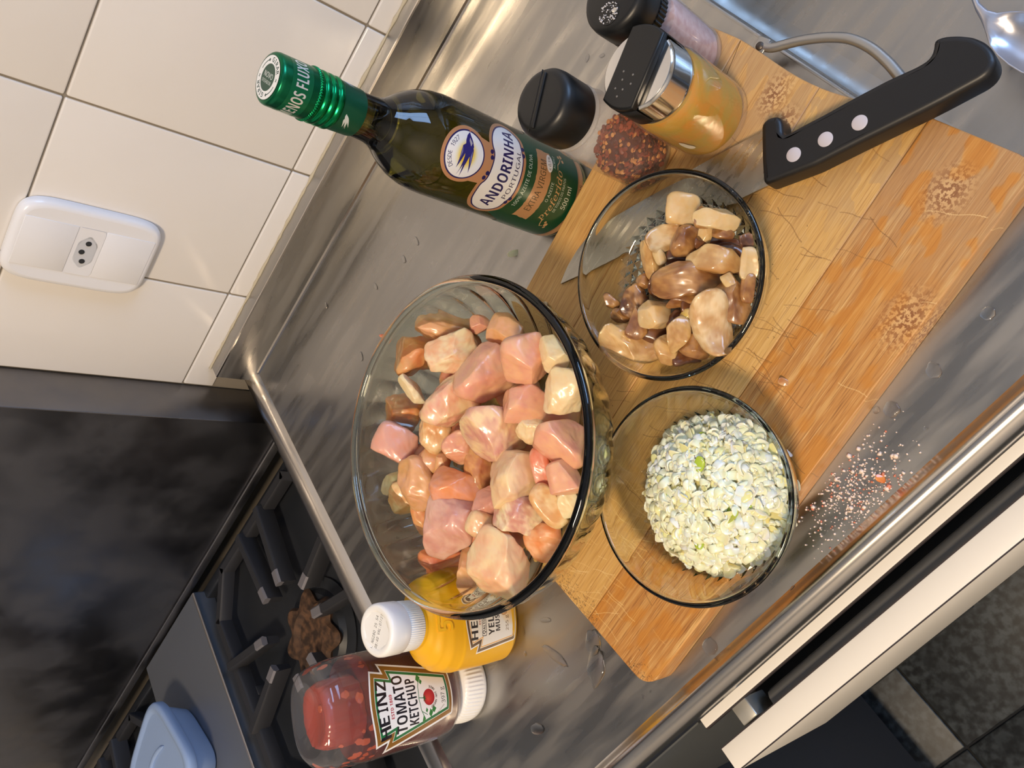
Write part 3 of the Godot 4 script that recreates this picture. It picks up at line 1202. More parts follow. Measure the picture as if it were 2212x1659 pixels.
func wood_texture() -> ImageTexture:
	var w := 1024
	var h := 712
	var im := Image.create(w, h, false, Image.FORMAT_RGBA8)
	var tones := [rgb(204, 157, 92), rgb(209, 163, 98), rgb(212, 167, 97), rgb(190, 134, 71)]
	var knots := [Vector3(0.3384, 0.2262, 0.014), Vector3(0.2735, 0.2485, 0.016), Vector3(0.347, 0.102, 0.012), Vector3(0.335, 0.118, 0.01)]
	for y in h:
		var v := 0.2565 * y / h
		var strip := 0
		for k in 4:
			if v >= PLANKS[k]:
				strip = k
		var strong := 0.62 if strip == 3 else 0.36
		var shift := strip * 37.0
		# bamboo fibres: each row of fibres keeps its own tone along the length
		for x in w:
			var u := 0.3686 * x / w
			var f1 := noise.get_noise_2d(u * 9.0 + shift, v * 900.0)
			var f2 := noise.get_noise_2d(u * 22.0 - shift, v * 2600.0 + 40.0)
			var f3 := noise.get_noise_2d(u * 5.0 + 70.0, v * 160.0 + shift)
			var c: Color = tones[strip]
			c = c.lerp(rgb(226, 186, 120), clampf(f3 * 0.9, 0.0, 0.5))
			c = c.lerp(rgb(150, 92, 42), clampf((f1 - 0.08) * 1.5, 0.0, 1.0) * strong)
			c = c.lerp(rgb(112, 66, 32), clampf((f2 - 0.22) * 2.4, 0.0, 1.0) * strong)
			c = c.lerp(rgb(236, 202, 142), clampf((-f2 - 0.25) * 1.6, 0.0, 0.5))
			# worn, drier end of the board and damp orange patches
			var dry := smoothstep(0.26, 0.345, u + 0.02 * noise.get_noise_2d(u * 60.0, v * 60.0)) * 0.55
			var damp := noise.get_noise_2d(u * 26.0 + 9.0, v * 52.0 + 5.0)
			c = c.lerp(rgb(172, 142, 110), dry * (0.85 if damp < 0.12 else 0.2))
			if strip == 3:
				c = c.lerp(rgb(196, 124, 40), clampf((damp - 0.02) * 2.0, 0.0, 0.5))
			for q in knots:
				var d = Vector2((u - q.x) * 0.7, v - q.y).length() / q.z
				if d < 1.0:
					var sp := cell_noise.get_noise_2d(u * 620.0, v * 1300.0) + noise.get_noise_2d(u * 300.0, v * 300.0)
					c = c.lerp(rgb(120, 72, 44) if sp > -0.55 else rgb(222, 184, 132), (1.0 - d) * 0.75)
			im.set_pixel(x, y, c)
	# knife scratches, pale ones near the left end and a dark net in the middle
	for i in 190:
		var pale := i < 90
		var a := Vector2(rng.randf_range(0.002, 0.1), rng.randf_range(0.1, 0.2)) if pale else Vector2(rng.randf_range(0.12, 0.32), rng.randf_range(0.07, 0.2))
		if i % 7 == 0:
			a = Vector2(rng.randf_range(0.0, 0.36), rng.randf_range(0.0, 0.25))
		var dir := Vector2.from_angle((1.25 if pale else 1.5) + rng.randf_range(-0.5, 0.5)) * rng.randf_range(0.006, 0.035)
		var n := int(dir.length() / 0.00018)
		var tone := rgb(240, 210, 150) if pale else rgb(118, 82, 46)
		var share := rng.randf_range(0.15, 0.5)
		for k in n:
			var q := a + dir * (float(k) / n) + Vector2(sin(k * 0.06 + i) * 0.0005, 0)
			var px := Vector2i(int(q.x / 0.3686 * w), int(q.y / 0.2565 * h))
			if px.x >= 0 and px.y >= 0 and px.x < w and px.y < h:
				im.set_pixelv(px, im.get_pixelv(px).lerp(tone, share))
	# black mould specks along the left end
	for i in 420:
		var q := Vector2(absf(rng.randfn(0.0, 0.006)), rng.randf_range(0.15, 0.2) if i < 240 else rng.randf_range(0.235, 0.2565))
		if i > 340:
			q = Vector2(rng.randf_range(0.1, 0.3), rng.randf_range(0.08, 0.2))
		var px := Vector2i(int(q.x / 0.3686 * w), int(q.y / 0.2565 * h))
		for k in rng.randi_range(1, 4):
			var p2 := px + Vector2i(rng.randi_range(-1, 1), k)
			if p2.x >= 0 and p2.y >= 0 and p2.x < w and p2.y < h:
				im.set_pixelv(p2, im.get_pixelv(p2).lerp(rgb(58, 44, 30), rng.randf_range(0.3, 0.8)))
	im.generate_mipmaps()
	return ImageTexture.create_from_image(im)


func board_outline() -> PackedVector2Array:
	var pts := PackedVector2Array()
	var r := 0.012
	for c in [[BOARD_W - r, r, -PI / 2]]:
		for k in 7:
			var a: float = c[2] + PI / 2 * k / 6
			pts.append(Vector2(c[0] + cos(a) * r, c[1] + sin(a) * r))
	for k in 25:
		var v := 0.045 + 0.165 * k / 24.0
		var t := clampf((v - 0.052) / 0.145, 0.0, 1.0)
		pts.append(Vector2(BOARD_W - 0.0078 * pow(sin(PI * t), 1.6), v))
	for c in [[BOARD_W - r, BOARD_D - r, 0.0], [0.013, BOARD_D - 0.013, PI / 2], [0.012, 0.012, PI]]:
		for k in 7:
			var a: float = c[2] + PI / 2 * k / 6
			var rr: float = 0.013 if c[2] == PI / 2 else r
			pts.append(Vector2(c[0] + cos(a) * rr, c[1] + sin(a) * rr))
	return pts


func build_board() -> void:
	var o := thing("cutting_board", "worn bamboo cutting board with a wire handle, bowls and knife on it", "cutting board", V(BOARD_O.x, 0, BOARD_O.y), atan2(0.1461, 0.9893))
	var wood := mat(Color.WHITE, 0.48)
	wood.albedo_texture = wood_texture()
	wood.texture_repeat = true
	wood.uv1_triplanar = true
	wood.uv1_scale = Vector3(1.0 / BOARD_W, 1.0 / BOARD_D, 1.0 / BOARD_D)
	wood.metallic_specular = 0.5
	wood.roughness_texture = null
	var outline := board_outline()
	for k in 4:
		var band := PackedVector2Array([Vector2(-1, PLANKS[k] + (0.00012 if k else -0.1)), Vector2(1, PLANKS[k] + (0.00012 if k else -0.1)), Vector2(1, PLANKS[k + 1] - (0.00012 if k < 3 else -0.1)), Vector2(-1, PLANKS[k + 1] - (0.00012 if k < 3 else -0.1))])
		for piece in Geometry2D.intersect_polygons(outline, band):
			part(o, "plank", slab(piece, 0.0, BOARD_H, 0.0009, 3), wood)
	# bent wire handle riveted to the right end, reaching over the sink
	var inv := o.transform.affine_inverse()
	var path := []
	for q in [[1646, 99, 0.0125], [1668, 103, 0.0125], [1700, 95, 0.0125], [1740, 86, 0.013], [1790, 81, 0.013], [1835, 84, 0.013], [1878, 102, 0.013], [1915, 132, 0.013], [1945, 167, 0.013], [1972, 205, 0.013], [1992, 232, 0.0128], [2006, 247, 0.0125]]:
		path.append(inv * at(q[0], q[1], q[2]))
	var fine := []
	for i in path.size() - 1:
		for k in 4:
			var a: Vector3 = path[maxi(i - 1, 0)]
			var d: Vector3 = path[mini(i + 2, path.size() - 1)]
			fine.append((path[i] as Vector3).cubic_interpolate(path[i + 1], a, d, k / 4.0))
	fine.append(path[-1])
	var alu := mat(rgb(178, 176, 172), 0.34, 0.9)
	part(o, "wire_handle", skin(tube_rows(fine, [0.0032], 12, 0.75), 3.0), alu, "bent aluminium handle")
	for q in [path[0], path[-1]]:
		var tab := part(o, "handle_tab", box(Vector3(-0.006, -0.0008, -0.0045), Vector3(0.006, 0.0008, 0.0045), 0.0007, 1), alu)
		tab.position = q + Vector3(-0.001, 0.001, 0)
		var rv := part(tab, "rivet", lathe([Vector2(0, 0), Vector2(0.0028, 0), Vector2(0.0026, 0.001), Vector2(0.0015, 0.0018), Vector2(0, 0.002)], 20), mat(rgb(92, 84, 78), 0.4, 0.8))
		rv.position = Vector3(0, 0.0006, 0)


func build_knife() -> void:
	var base := at(1659.0, 402.0, 0.026)
	var o := thing("kitchen_knife", "kitchen knife with black handle and three pale rivets, blade under the mushroom bowl", "knife", base)
	var tip := at(1212.6, 613.3, 0.0195)
	var lift := func(q: Vector3) -> float:
		return lerpf(0.0191, 0.0262, clampf(Vector2(q.x - tip.x, q.z - tip.z).length() / 0.165, 0.0, 1.15))
	var pts := []
	for q in [[1212.6, 613.3], [1219, 595], [1229, 573], [1247, 543], [1273.6, 508], [1310, 474], [1357.5, 447], [1420, 411], [1480, 376], [1542.6, 340.6], [1600, 310], [1650, 284], [1690, 300], [1690, 388], [1659, 402], [1560, 449], [1440, 506], [1321.5, 562], [1253, 595]]:
		var p := at(q[0], q[1], 0.0225)
		var h: float = lift.call(p)
		p = at(q[0], q[1], h)
		pts.append(p - base)
	var flat := PackedVector2Array()
	for p in pts:
		flat.append(Vector2(p.x, p.z))
	var s := Shape.new()
	var n := pts.size()
	var mid := Vector3.ZERO
	for p in pts:
		mid += p
	mid /= n
	var ix := Geometry2D.triangulate_polygon(flat)
	for sg in [-1, 1]:
		s.group = 2 + sg
		for i in range(0, ix.size(), 3):
			var t := []
			for j in 3:
				var p: Vector3 = pts[ix[i + j]]
				t.append(p + Vector3(0, 0.0009 * sg, 0))
			var up: bool = (t[1] - t[0]).cross(t[2] - t[0]).y > 0
			if up == (sg > 0):
				s.tri(t[0], t[1], t[2])
			else:
				s.tri(t[0], t[2], t[1])
	var turn := 0.0
	for i in n:
		turn += flat[i].cross(flat[(i + 1) % n])
	for i in n:
		var a: Vector3 = pts[i]
		var b: Vector3 = pts[(i + 1) % n]
		s.group = 4
		var e := Vector3(0, 0.0009, 0)
		if turn > 0:
			s.quad(a - e, a + e, b + e, b - e)
		else:
			s.quad(a - e, b - e, b + e, a + e)
	part(o, "blade", s.mesh(), M.blade)
	# handle: outline with finger guard and hooked butt
	var out := PackedVector2Array()
	for q in [[1655, 277], [1668, 263], [1687, 258], [1696, 262], [1700, 275], [1701.5, 297], [1712, 296], [1746, 277], [1791, 254], [1836, 229], [1881, 205], [1927, 181], [1960, 166], [1987, 154], [2008, 142], [2019, 130], [2024, 115], [2025, 99], [2036, 92], [2052, 88], [2081, 87], [2110, 90.5], [2134, 101], [2150, 116], [2158.5, 134], [2158.5, 149], [2149, 168], [2131, 183], [2088, 206], [2045, 229], [2003.7, 250], [1930, 286], [1859, 320.5], [1768.6, 366], [1666, 404.5], [1659, 399], [1656, 350], [1655.5, 311]]:
		var p := at(q[0], q[1], 0.0275) - base
		out.append(Vector2(p.x, p.z))
	out = round_corners(out, 0.002, 2)
	part(o, "handle", slab(out, 0.0184 - 0.026, 0.0352 - 0.026, 0.0034, 5), mat(rgb(20, 20, 22), 0.42))
	var rivet := lathe([Vector2(0, -0.001), Vector2(0.0043, -0.001), Vector2(0.0043, 0.0001), Vector2(0.0036, 0.0004), Vector2(0, 0.0005)], 32)
	for q in [[1714.4, 334], [1783, 301], [1856.8, 265]]:
		var rv := part(o, "rivet", rivet, mat(rgb(206, 200, 206), 0.35, 0.2), "pale round rivet")
		rv.position = at(q[0], q[1], 0.0352) - base


# ---------------------------------------------------------------- olive oil, mustard, ketchup
func spot_of(cx: float, cz: float, deg: float) -> Transform3D:
	return Transform3D(Basis(Vector3.UP, deg_to_rad(deg)), V(cx, 0, cz))


func build_bottles() -> void:
	build_olive_oil()
	build_mustard()
	build_ketchup()


func build_olive_oil() -> void:
	var o := thing("olive_oil_bottle", "dark green olive oil bottle with green screw cap and bird label", "bottle", V(-0.1322, 0.0004, 0.2385), deg_to_rad(18.0))
	var rad := 0.0328
	part(o, "bottle_glass", lathe([Vector2(0, 0.003), Vector2(0.022, 0.002), Vector2(0.026, 0.0), Vector2(0.0295, 0.0008), Vector2(0.032, 0.0035), Vector2(rad, 0.008), Vector2(rad, 0.05), Vector2(rad, 0.1), Vector2(rad, 0.128), Vector2(0.0324, 0.136), Vector2(0.0312, 0.1445), Vector2(0.0288, 0.1525), Vector2(0.0252, 0.1600), Vector2(0.0208, 0.1665), Vector2(0.0172, 0.1715), Vector2(0.0150, 0.1765), Vector2(0.0140, 0.182), Vector2(0.0137, 0.189), Vector2(0.0136, 0.24), Vector2(0.0, 0.24)], 96, 1.2), M.olive_glass)
	var sleeve := mat(rgb(24, 92, 66), 0.34, 0.55)
	part(o, "neck_sleeve", lathe([Vector2(0.0138, 0.1932), Vector2(0.0142, 0.1932), Vector2(0.0144, 0.1945), Vector2(0.0147, 0.205), Vector2(0.0148, 0.2095), Vector2(0.0138, 0.2095)], 72), sleeve)
	var green := mat(rgb(18, 140, 84), 0.2, 0.95)
	var prof := [Vector2(0.0, 0.2085), Vector2(0.0144, 0.2085)]
	for rib in [0.2112, 0.2158, 0.2204]:
		for k in 7:
			var a := PI * k / 6.0
			prof.append(Vector2(0.0148 + 0.0009 * sin(a), rib - 0.0019 * cos(a)))
		prof.append(Vector2(0.0146, rib + 0.0023))
	prof.append_array([Vector2(0.0148, 0.2232), Vector2(0.01535, 0.2238)])
	part(o, "cap_collar", lathe(prof + [Vector2(0.01535, 0.2245), Vector2(0.0, 0.2245)], 96, 0.9), green)
	var knurl := func(a: float, k: int, r: float) -> float: return r + (0.00035 * (1.0 if cos(a * 60.0) > 0 else -1.0) if r > 0.015 and k in [2, 3] else 0.0)
	part(o, "knurled_ring", lathe([Vector2(0.0, 0.2245), Vector2(0.0149, 0.2245), Vector2(0.0156, 0.2250), Vector2(0.0156, 0.2262), Vector2(0.0149, 0.2268), Vector2(0.0, 0.2268)], 360, 0.9, knurl), green)
	part(o, "screw_cap", lathe([Vector2(0.0, 0.2266), Vector2(0.0150, 0.2266), Vector2(0.01505, 0.2275), Vector2(0.01505, 0.2478), Vector2(0.0147, 0.2494), Vector2(0.0139, 0.2503), Vector2(0.0126, 0.2507), Vector2(0.0, 0.2507)], 96, 0.9), mat(rgb(20, 112, 74), 0.26, 0.85), "green metal screw cap")
	# white lettering round the cap
	var p := Print.new(50.0, 14.0, 14.0, rgb(20, 112, 74))
	p.text("MENOS FLUXO", 25.0, 7.0, 7.4, rgb(238, 240, 240), bold_font, 41.0)
	var band := PackedVector2Array([Vector2(-22, 230.5), Vector2(22.5, 230.5), Vector2(22.5, 243.8), Vector2(-22, 243.8)])
	var on_cap := func(u: float, v: float) -> Vector3:
		var a := (u - 1.0) / 15.3
		return Vector3(sin(a) * 0.01514, v / 1000.0 + 0.0005, cos(a) * 0.01514)
	part(o, "cap_lettering", label_mesh(band, Vector2(50, 14), Vector2(-25, 230.3), 2.0, on_cap, Vector3(0, 0, -1)), print_material(p.done(), 0.26, 0.5), "white words on the cap")
	# printed disc on the cap
	p = Print.new(28.0, 28.0, 18.0, rgb(20, 70, 52))
	p.disc(14, 14, 12.3, 12.3, rgb(236, 238, 238))
	p.disc(14, 14, 7.6, 7.6, rgb(22, 70, 54))
	p.text("NOVO", 14, 15.3, 3.0, rgb(232, 236, 234), plain_font, 10.6)
	p.text("DOSADOR", 14, 11.6, 1.9, rgb(222, 228, 224), plain_font, 10.8)
	p.ring_text("GIRAR", 14, 14, 9.9, 2.7, rgb(24, 60, 56), bold_font, 62.0, 15.5)
	p.ring_text("GIRAR", 14, 14, 9.9, 2.7, rgb(24, 60, 56), bold_font, 242.0, 15.5)
	for a0 in [345.0, 165.0]:
		var arc := PackedVector2Array()
		for k in 14:
			var a := deg_to_rad(a0 - 48.0 * k / 13.0)
			arc.append(Vector2(14 + cos(a) * 9.9, 14 + sin(a) * 9.9))
		p.line(arc, 0.55, rgb(24, 60, 56))
		var e := arc[13]
		p.disc(e.x, e.y, 0.8, 0.8, rgb(24, 60, 56))
	p.text("x", 14 + cos(deg_to_rad(8)) * 9.9, 14 + sin(deg_to_rad(8)) * 9.9, 2.2, rgb(24, 60, 56), bold_font)
	p.text("x", 14 + cos(deg_to_rad(188)) * 9.9, 14 + sin(deg_to_rad(188)) * 9.9, 2.2, rgb(24, 60, 56), bold_font)
	var disc := PackedVector2Array()
	for k in 64:
		disc.append(Vector2(cos(TAU * k / 64.0), sin(TAU * k / 64.0)) * 12.7)
	var inv := o.basis.inverse()
	var rt: Vector3 = inv * Vector3(0.18, 0, 0.984)
	var up: Vector3 = inv * Vector3(0.984, 0, -0.18)
	var on_top := func(u: float, v: float) -> Vector3: return Vector3(0, 0.2509, 0) + (rt * u + up * v) / 1000.0
	part(o, "cap_disc", label_mesh(disc, Vector2(28, 28), Vector2(-14, -14), 4.0, on_top, Vector3.DOWN), print_material(p.done(), 0.3, 0.1), "printed white ring on the cap top")
	# white birds on the sleeve
	for q in [[-7.5, 204.0, 0.0], [19.5, 204.5, 0.3]]:
		var bird := swallow(Vector2(q[0], q[1]), 0.36, 0.35 + q[2])
		var on_neck := func(u: float, v: float) -> Vector3:
			var a := u / 14.6
			return Vector3(sin(a) * (0.01482), v / 1000.0, cos(a) * (0.01482))
		for feather in bird:
			part(o, "sleeve_bird", label_mesh(feather, Vector2(10, 10), Vector2(0, 0), 1.0, on_neck, Vector3(sin(q[0] / 14.6), 0, cos(q[0] / 14.6)) * -1.0), mat(rgb(196, 204, 200), 0.4))
	olive_label(o, rad)


# outlines of a flying swallow, in millimetres round a point; size 1 is 30 mm long
func swallow(c: Vector2, size: float, turn := 0.0) -> Array:
	var out := []
	for part_pts in [
		[[15.5, 0.6], [12.8, 2.6], [9.5, 3.2], [5.5, 2.6], [2.0, 1.8], [-0.6, 1.4], [-9.0, 1.2], [-13.5, 1.7], [-6.0, 0.2], [-13.9, -1.2], [-6.0, -1.2], [-0.8, -2.2], [3.0, -3.2], [7.0, -4.2], [10.5, -2.6], [13.5, -0.4]],
		[[8.0, 2.2], [5.6, 4.9], [1.6, 5.1], [-9.2, 4.4], [-1.2, 2.4], [2.0, 1.6]],
		[[9.0, -2.4], [5.0, -4.6], [-0.6, -5.2], [-9.8, -6.4], [-2.0, -3.2], [2.4, -2.0]]]:
		var pts := PackedVector2Array()
		for q in part_pts:
			pts.append(c + (Vector2(q[0], q[1]) * size).rotated(turn))
		out.append(pts)
	return out


func olive_label(o: Node3D, rad: float) -> void:
	var copper := rgb(190, 138, 98)
	var navy := rgb(38, 34, 92)
	var green := rgb(20, 74, 46)
	var white := rgb(240, 240, 240)
	var w := 112.0
	var h := 140.0
	var ox := -56.0
	var oy := 8.0
	var p := Print.new(w, h, 8.5, green)
	var sh := func(pts: Array) -> PackedVector2Array:
		var r := PackedVector2Array()
		for q in pts:
			r.append(Vector2(q[0] - ox, q[1] - oy))
		return r
	var banner := [[-13, 73], [-18, 75], [-25, 75.5], [-31, 80], [-35, 87], [-32.5, 97], [-26, 103.5], [-20, 106], [-11.5, 107], [-7, 104], [10, 104], [14, 107], [20, 108], [26, 106], [32, 101], [36.5, 92], [34.5, 84], [28, 77], [20, 76], [15, 74]]
	var soft: PackedVector2Array = round_corners(sh.call(banner), 5.0)
	# grass green body, copper foot
	p.rect(0, 0, w, 5.5, rgb(196, 150, 104))
	p.rect(0, 5.5, w, 6.1, rgb(120, 84, 52))
	p.rect(0, 5.9, w, 6.6, copper)
	p.text("CLASSICOS", 0 - ox + 1.0, 10.9 - oy, 3.0, rgb(92, 66, 42), serif_font, 27.0)
	p.poly(sh.call([[-11, 100], [14.5, 100], [17, 116], [-13, 116]]), copper)
	# copper rim, navy line and white field of the name banner
	for g in Geometry2D.offset_polygon(soft, 1.6, Geometry2D.JOIN_ROUND):
		p.poly(g, copper)
	for g in Geometry2D.offset_polygon(soft, -0.9, Geometry2D.JOIN_ROUND):
		p.poly(g, navy)
	for g in Geometry2D.offset_polygon(soft, -1.9, Geometry2D.JOIN_ROUND):
		p.poly(g, white)
	for q in [[10.8, 105.6], [7.2, 104.6], [-3.4, 104.4], [-7.0, 105.6], [21.5, 75.9], [17.0, 75.3], [-14.2, 74.3], [-18.0, 75.6]]:
		p.disc(q[0] - ox, q[1] - oy, 1.5, 1.5, navy)
	# medallion
	p.disc(2 - ox, 127.2 - oy, 19.0, 19.0, copper)
	p.disc(2 - ox, 127.2 - oy, 16.2, 16.2, navy)
	p.disc(2 - ox, 127.2 - oy, 15.2, 15.2, white)
	for k in 26:
		var t := k / 25.0
		p.disc(2.6 - ox, 126.0 - oy, 10.8 * (1.0 - t), 9.8 * (1.0 - t), rgb(240, 240, 232).lerp(rgb(238, 200, 62), smoothstep(0.0, 0.6, t)))
	for f in swallow(Vector2(1.6 - ox, 126.2 - oy), 1.0):
		p.poly(f, rgb(44, 40, 118))
	p.poly(sh.call([[13.6, 126.4], [10.5, 123.6], [8.2, 124.6], [11.5, 126.6]]), rgb(176, 170, 176))
	p.poly(sh.call([[17.0, 126.6], [18.6, 127.6], [18.4, 125.2]]), rgb(190, 120, 90))
	for q in [[[7.2, 131.0], [3.0, 131.0], [-2.0, 130.8], [3.5, 130.0]], [[6.2, 122.4], [1.4, 121.4], [-4.0, 120.8], [2.0, 122.8]]]:
		p.poly(sh.call(q), rgb(120, 118, 170))
	p.ring_text("DESDE 1927", 2 - ox, 126.8 - oy, 12.6, 2.9, rgb(40, 38, 84), plain_font, 92.0, 10.2)
	# name
	p.text("ANDORINHA", 2.2 - ox, 90.2 - oy, 9.6, navy, bold_font, 57.0)
	p.text("PORTUGAL", 1.6 - ox, 80.0 - oy, 3.9, rgb(60, 58, 84), plain_font, 35.0)
	p.text("100% AZEITE DE OLIVA", 1.2 - ox, 67.6 - oy, 3.3, rgb(226, 232, 224), plain_font, 39.5)
	# torn copper band
	var band := []
	for k in 30:
		band.append([-26.5 + 54.5 * k / 29.0, 60.6 + 0.7 * noise.get_noise_2d(k * 0.9, 1.0)])
	for k in 8:
		band.append([28.6 + 1.1 * noise.get_noise_2d(k * 2.1, 4.0), 60.0 - 14.0 * k / 7.0])
	for k in 30:
		band.append([28.0 - 54.5 * k / 29.0, 45.7 + 0.7 * noise.get_noise_2d(k * 0.9, 9.0)])
	for k in 8:
		band.append([-26.0 + 1.1 * noise.get_noise_2d(k * 2.1, 14.0), 46.0 + 14.0 * k / 7.0])
	p.poly(sh.call(band), rgb(192, 144, 100))
	p.text("EXTRA VIRGEM", 1.6 - ox, 54.0 - oy, 6.0, rgb(74, 62, 40), plain_font, 39.0)
	p.disc(20.6 - ox, 47.2 - oy, 6.8, 3.5, white)
	p.text("≤ 0,5%", 20.6 - ox, 47.2 - oy, 2.9, rgb(60, 64, 60), plain_font, 10.5)
	p.text("ACIDEZ", 23.0 - ox, 41.8 - oy, 2.1, rgb(226, 232, 224), plain_font, 10.0)
	p.text("O AZEITE", 0.5 - ox, 42.3 - oy, 2.7, rgb(226, 232, 224), plain_font, 14.5)
	p.text("Preferido", -1.6 - ox, 35.6 - oy, 5.6, rgb(206, 160, 112), serif_font, 40.0, 0.02, 0.3)
	p.line(sh.call([[-21, 33.2], [-25, 31.4], [-27.6, 29.4], [-26.6, 27.4]]), 0.7, rgb(206, 160, 112))
	p.line(sh.call([[18, 38.2], [22, 38.0], [25, 35.4], [28, 33.8]]), 0.7, rgb(206, 160, 112))
	for q in [[-24.5, 25.6, 1.6], [-27.6, 24.2, 1.0], [-22.2, 28.0, 1.0], [29.4, 35.4, 1.1], [30.6, 32.4, 1.4], [26.8, 31.4, 1.2]]:
		p.disc(q[0] - ox, q[1] - oy, q[2] * 1.2, q[2], rgb(206, 160, 112))
	p.text("DE TODOS OS PRATOS", 1.2 - ox, 30.0 - oy, 2.4, rgb(222, 228, 220), plain_font, 26.0)
	p.text("500 ml", 1.0 - ox, 23.6 - oy, 4.6, rgb(222, 228, 220), plain_font, 17.0)
	for k in 14:
		p.rect(-43.6 - ox, 20.0 + k * 2.4 - oy, -42.2 - ox, 21.2 + k * 2.4 - oy, rgb(120, 140, 126))
	var body := PackedVector2Array([Vector2(-52, 9), Vector2(52, 9), Vector2(52, 60), Vector2(40, 66), Vector2(33, 80), Vector2(-32, 80), Vector2(-40, 62), Vector2(-52, 58)])
	var rim := PackedVector2Array()
	for q in Geometry2D.offset_polygon(soft, 1.6, Geometry2D.JOIN_ROUND)[0]:
		rim.append(q + Vector2(ox, oy))
	var medal := PackedVector2Array()
	for k in 72:
		medal.append(Vector2(2, 127.2) + Vector2(cos(TAU * k / 72.0), sin(TAU * k / 72.0)) * 18.6)
	var outline: PackedVector2Array = Geometry2D.merge_polygons(body, rim)[0]
	var neck := PackedVector2Array([Vector2(-11, 100), Vector2(14.5, 100), Vector2(17, 116), Vector2(-13, 116)])
	outline = Geometry2D.merge_polygons(outline, neck)[0]
	outline = Geometry2D.merge_polygons(outline, medal)[0]
	var on_body := func(u: float, v: float) -> Vector3:
		var a := u / 1000.0 / 0.0332
		var r := rad + 0.00022
		if v > 128.0:
			r = rad + 0.00022 - 0.0016 * pow((v - 128.0) / 16.0, 2.0)
		return Vector3(sin(a) * r, v / 1000.0, cos(a) * r)
	var m := print_material(p.done(), 0.3, 0.12, 0.3)
	part(o, "label", label_mesh(outline, Vector2(w, h), Vector2(ox, oy), 2.5, on_body, Vector3(0, 0, -1)), m, "green and white printed label with a swallow")


# half width, half depth and power of an oval bottle at a height
func oval_at(table: Array, y: float) -> Vector3:
	for k in table.size() - 1:
		if y <= table[k + 1][0]:
			var t := clampf((y - table[k][0]) / (table[k + 1][0] - table[k][0]), 0.0, 1.0)
			t = t * t * (3.0 - 2.0 * t) * 0.5 + t * 0.5
			return Vector3(lerpf(table[k][1], table[k + 1][1], t), lerpf(table[k][2], table[k + 1][2], t), lerpf(table[k][3], table[k + 1][3], t))
	return Vector3(table[-1][1], table[-1][2], table[-1][3])


func oval_rows(table: Array, y0: float, y1: float, n: int, grow := 0.0) -> Array:
	var rows := []
	for k in n + 1:
		var y := lerpf(y0, y1, float(k) / n)
		var q := oval_at(table, y)
		rows.append(oval(q.x + grow, q.y + grow, y, q.z, 96))
	return rows


func front_of(table: Array, u: float, y: float, off: float) -> Vector3:
	var q := oval_at(table, y)
	var t := minf(absf(u) / q.x, 0.999)
	return Vector3(u, y, q.y * pow(1.0 - pow(t, q.z), 1.0 / q.z) + off)


# the notched shield of both sauce labels, top edge arched
func shield(w_top: float, w_bot: float, y0: float, y1: float, notch: float) -> PackedVector2Array:
	var pts := PackedVector2Array()
	var arch := 4.6
	for k in 13:
		var t := k / 12.0 * 2.0 - 1.0
		pts.append(Vector2(t * w_top * 0.86, y1 - arch * t * t))
	var ys := y1 - arch
	pts.append_array([Vector2(w_top * 0.78, ys - notch * 0.85), Vector2(w_top * 1.0, ys - notch * 0.72), Vector2(w_bot * 1.06, y0 + 1.2), Vector2(w_bot, y0)])
	for k in 7:
		var t := 1.0 - k / 6.0 * 2.0
		pts.append(Vector2(t * w_bot * 0.98, y0 - 1.6 * (1.0 - t * t)))
	pts.append_array([Vector2(-w_bot, y0), Vector2(-w_bot * 1.06, y0 + 1.2), Vector2(-w_top * 1.0, ys - notch * 0.72), Vector2(-w_top * 0.78, ys - notch * 0.85)])
	return pts


func paint_shield(p: Print, pts: PackedVector2Array, rims: Array) -> void:
	p.poly(pts, rims[0][1])
	for k in range(1, rims.size()):
		for g in Geometry2D.offset_polygon(pts, -float(rims[k][0]), Geometry2D.JOIN_MITER):
			p.poly(g, rims[k][1])


